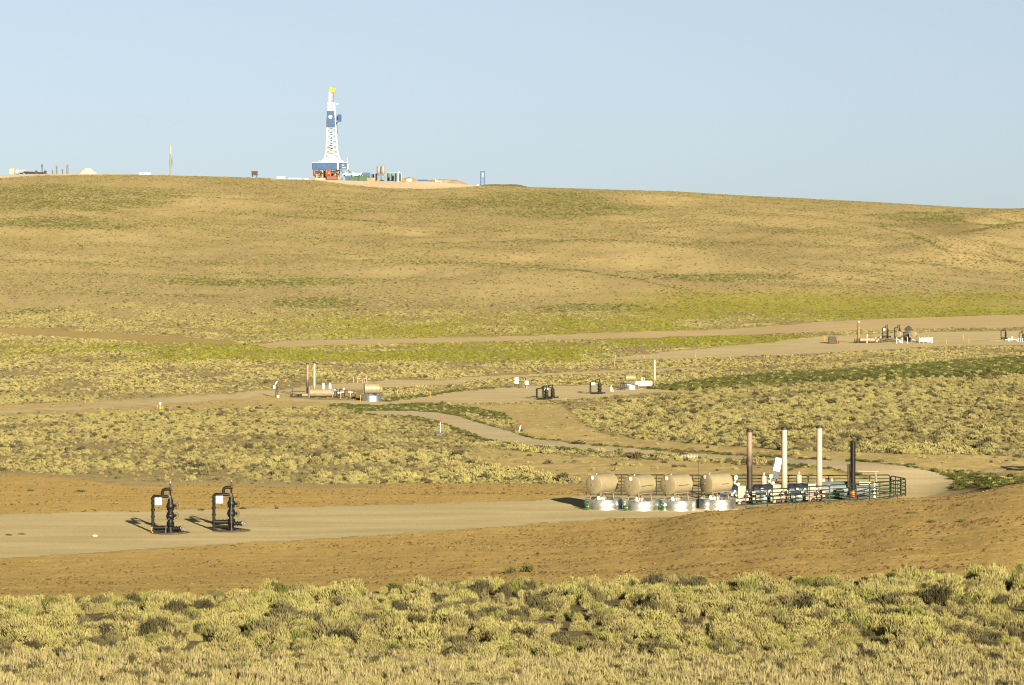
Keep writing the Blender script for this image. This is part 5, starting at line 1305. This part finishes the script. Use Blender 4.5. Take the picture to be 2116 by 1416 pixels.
# dry grass in the foreground and on the road banks
px, D = sample(70, 131, 15, -750, 2870)
z = zones(px, D); n_ = fbm((px - CX) * D / F / 3, D / 4, 4, 3)
k = z['grass_front'] & (rng.random(len(px)) < np.where(D < 91, .8, .05) * np.clip(n_ * 1.5, .3, 1))
px, D = px[k], D[k]
sz = rng.uniform(.6, 1.25, (len(px), 1)) * np.array([[1, 1, 1.0]])
scatter('dry_grass', 'straw-coloured dry grass tufts between the foreground sage', 'grass', tuft_b, px, D, rng.uniform(.2, .95, len(px)), sz)
# --- middle fields
def sage_field(name, label, D0_, D1_, dens, meshes, smin, smax):
    px, D = sample(D0_, D1_, dens)
    z = zones(px, D)
    X = (px - CX) * D / F
    n_ = fbm(X / 9, D / 14, 2, 3); r = rng.random(len(px))
    p_ = np.clip((n_ - .22) * 2.4, .15, 1)
    p_ = np.where(z['bare'], .015, p_); p_ = np.where(z['straw'], .03, p_)
    p_ = np.where(D < 245, p_ * np.where(z['y'] > np.interp(px, [p[0] for p in DIRT_U], [p[1] for p in DIRT_U]) - 4, 0, 1), p_)
    p_ = np.where(z['verge'] | z['wedge'], 0, p_)
    p_ = np.where(z['nobush'], 0, p_)
    p_ = np.where((D < 203) & (px > 1480), 0, p_)
    k = r < p_
    px, D, n_ = px[k], D[k], n_[k]
    tint = np.clip(.385 + rng.normal(0, .07, k.sum()) + (n_ - .5) * .25, .2, .66)
    tint = np.where(rng.random(k.sum()) < .20, rng.uniform(.06, .26, k.sum()), tint)
    tint = np.where(z['yellow'][k] > rng.random(k.sum()) * .9 + .05, np.where(rng.random(k.sum()) < .62, rng.uniform(.93, .99, k.sum()), rng.uniform(.72, .86, k.sum())), tint)
    big = 1 + .62 * sstep(1180, 1300, px) * (D > 225) * (D < 450)
    big = big + .55 * ((z['y'][k] > 922) & (z['y'][k] < 995) & (px > 380) & (px < 1270)) * np.clip(n_ * 1.6, 0, 1)
    s = ((smin + (smax - smin) * rng.random(k.sum()) ** 1.6 + .35 * (rng.random(k.sum()) < .04)) * big)[:, None] * rng.uniform(.75, 1.25, (k.sum(), 3)) * np.array([[1.1, 1.1, .85]])
    return scatter(name, label, 'sagebrush', meshes, px, D, tint, s)
sage_field('sagebrush_cover', 'pale sagebrush covering the field behind the wellheads and the bank above the road', 200, 455, 5.4, mid_b, .12, .37)
sage_field('sagebrush_cover', 'sagebrush and yellow rabbitbrush covering the valley flats', 455, 830, 2.2, far_b, .20, .54)
# dark green weeds along the roads and wash
px, D = sample(180, 600, 2.4); z = zones(px, D)
n_ = fbm((px - CX) * D / F / 5, D / 9, 3, 3); sel = z['verge'] & ~z['road'] & ~z['pad'] & ~z['midpad'] & ~z['track'] & (n_ > .31)
sel |= z['wedge'] & (rng.random(len(px)) < .8)
px, D, n_ = px[sel], D[sel], n_[sel]; w_ = z['wedge'][sel]
scatter('green_weeds', 'dark green weeds lining the gravel road and the wash', 'weeds', mid_b, px, D, np.where(rng.random(len(px)) < .12, rng.uniform(.4, .8, len(px)), np.clip(rng.normal(.885, .02, len(px)), .8, .915)), (rng.uniform(.35, .75, len(px)) * (1 + .35 * w_))[:, None] * np.stack([np.ones(len(px)), np.ones(len(px)), .5 + .35 * w_], -1))
# --- the long hill
px, D = sample(815, 1570, .85); z = zones(px, D)
X = (px - CX) * D / F
n_ = fbm(X / 30, D / 60, 1, 4)
p_ = np.clip((n_ - .1) * 1.3, .2, .85) + z['dark'] * .7 - z['ridge'] * .12
k = (rng.random(len(px)) < p_) & ~z['nobush']
px, D = px[k], D[k]; dk_ = z['dark'][k]; yl_ = z['yellow'][k]
tint = np.clip(.345 + rng.normal(0, .08, len(px)), .16, .52)
tint = np.where(rng.random(len(px)) < .18 + .25 * dk_, rng.uniform(.08, .26, len(px)), tint)
tint = np.where(rng.random(len(px)) < dk_ * .55, rng.uniform(.76, .905, len(px)), tint)
tint = np.where(yl_ > rng.random(len(px)) * .9 + .05, np.where(rng.random(len(px)) < .6, rng.uniform(.93, .99, len(px)), rng.uniform(.72, .86, len(px))), tint)
scatter('hill_sagebrush', 'sparse low sagebrush dotting the long hillside', 'sagebrush', far_b, px, D, tint, (rng.uniform(.3, .78, len(px)) * (1 + .35 * dk_))[:, None] * np.array([[1.1, 1.1, .62]]))
# --- clods on the bare soil
px, D = sample(115, 215, 16.0); z = zones(px, D)
fur = fbm((px - CX) * D / F / 14, D / 1.3, 5, 2)
k = z['dirt'] & (rng.random(len(px)) < np.clip((fur - .3) * 2.2, .05, 1) * np.interp(px, [0, 900, 1500], [.4, .6, 1.0]))
px, D = px[k], D[k]
s = (.035 + .12 * rng.random(len(px)) ** 4)[:, None] * rng.uniform(.7, 1.3, (len(px), 3))
scatter('earth_clods', 'brown clods of earth strewn over the bare soil', 'soil', clod_b, px, D, np.full(len(px), .5), s, 0.0)
# --- single weeds on bare ground
def weed(label, px, y, sx, sy, sz, tint, k=0, group=None):
    o = bpy.data.objects.new('weed', weed_b[k]); COL.objects.link(o); o.location = P(px, unproj(px, y), -.03); o.scale = (sx, sy, sz); o['tint'] = tint
    o.rotation_euler.z = px * .7; return tag(o, label, 'weed', group)
weed('round dark green bush, right one of the pair on brown soil above the sage', 1096, 1182, .95, .8, .95, .91, 0)
weed('flatter dark green bush, left one of the pair on brown soil above the sage', 1056, 1186, 1.0, .8, .85, .91, 1)
weed('small dark weed alone on the brown soil above the pair of green bushes', 1110, 1146, .28, .28, .4, .88, 2)
for px, y, sx, lab in ((15, 1108, .5, 'flat dark weed on the gravel pad at its left end'), (47, 1106, .4, 'smaller flat weed on the pad beside the leftmost one'), (165, 1016, 1.5, 'wide green weed patch on the brown bank above the left wellhead'),
                       (60, 1016, .9, 'thin green weed patch on the brown bank, far left'), (909, 1010, .4, 'small dark weed on the brown bank at the sage edge'), (500, 1053, 1.0, 'low green weeds at the pad edge right of the wellheads'),
                       (415, 1056, 1.1, 'low green weeds at the pad edge between the wellheads'), (570, 1052, .5, 'tiny green weed at the pad edge, farthest right of the wellheads'),
                       (1885, 1062, .9, 'scraggly green weed on the brown bank below the fence corner'), (1925, 1080, .8, 'scraggly green weed on the brown bank nearest its middle'), (1985, 1047, .5, 'small green weed on the brown bank near the road end'),
                       (1850, 1090, .6, 'dull dark weed on the brown bank under the fence corner'), (1990, 1078, .5, 'dull dark weed on the brown bank toward the right side')):
    weed(lab, px, y, sx, .6, .38, .87, int(px) % 3)

# ------------------------------------------------------------------ camera, light, sky
cam = bpy.data.cameras.new('camera'); co = bpy.data.objects.new('camera', cam); COL.objects.link(co)
co.location = (0, 0, ZC); co.rotation_euler = (R(90), 0, 0)
cam.sensor_width = 36; cam.lens = 36 * F / 2116; cam.shift_y = -(708 - HZ) / 2116
cam.clip_end = 40000; cam.clip_start = .5
scene.camera = co
EL, AZ = R(17), math.atan2(.35, -.94)
sd = Vector((math.sin(AZ) * math.cos(EL), math.cos(AZ) * math.cos(EL), math.sin(EL)))
sun = bpy.data.lights.new('sun', 'SUN'); so = bpy.data.objects.new('sun', sun); COL.objects.link(so)
sun.energy = 5; sun.angle = R(.5); sun.color = (1, .885, .62)
so.rotation_euler = (-sd).to_track_quat('-Z', 'Y').to_euler(); so.location = sd * 100
w = bpy.data.worlds.new('World'); scene.world = w; w.use_nodes = True
N, L = w.node_tree.nodes, w.node_tree.links
sk = N.new('ShaderNodeTexSky'); sk.sky_type = 'NISHITA'; sk.sun_disc = False; sk.sun_elevation = EL; sk.sun_rotation = AZ
sk.air_density = .5; sk.dust_density = 1.1; sk.ozone_density = 0; sk.altitude = 0
bg = N['Background']; bg.inputs['Strength'].default_value = .05
# clear high-desert air: an even pale band over the horizon, deepening quickly towards the zenith
tc = N.new('ShaderNodeTexCoord'); sx_ = N.new('ShaderNodeSeparateXYZ'); L.new(tc.outputs['Generated'], sx_.inputs[0])
zl = N.new('ShaderNodeMath'); zl.operation = 'MULTIPLY_ADD'; zl.inputs[1].default_value = .6; zl.inputs[2].default_value = .036; L.new(sx_.outputs['Z'], zl.inputs[0])
cx_ = N.new('ShaderNodeCombineXYZ'); L.new(sx_.outputs['X'], cx_.inputs[0]); L.new(sx_.outputs['Y'], cx_.inputs[1]); L.new(zl.outputs[0], cx_.inputs[2])
nm = N.new('ShaderNodeVectorMath'); nm.operation = 'NORMALIZE'; L.new(cx_.outputs[0], nm.inputs[0]); L.new(nm.outputs[0], sk.inputs['Vector'])
dz_ = N.new('ShaderNodeMapRange'); dz_.interpolation_type = 'SMOOTHSTEP'; L.new(sx_.outputs['Z'], dz_.inputs['Value'])
for i_, v_ in ((1, .08), (2, .42), (3, .86), (4, .27)): dz_.inputs[i_].default_value = v_
ml = N.new('ShaderNodeVectorMath'); ml.operation = 'SCALE'; L.new(sk.outputs[0], ml.inputs[0]); L.new(dz_.outputs[0], ml.inputs['Scale'])
hs_n = N.new('ShaderNodeHueSaturation'); hs_n.inputs['Saturation'].default_value = .74; L.new(ml.outputs[0], hs_n.inputs['Color']); L.new(hs_n.outputs[0], bg.inputs['Color'])
vs = scene.view_settings; vs.view_transform = 'Standard'; vs.look = 'None'; vs.gamma = 1; vs.exposure = 1.5
scene.cycles.filter_width = 1.15; scene.cycles.max_bounces = 6; scene.cycles.transparent_max_bounces = 4; scene.cycles.sample_clamp_indirect = 6
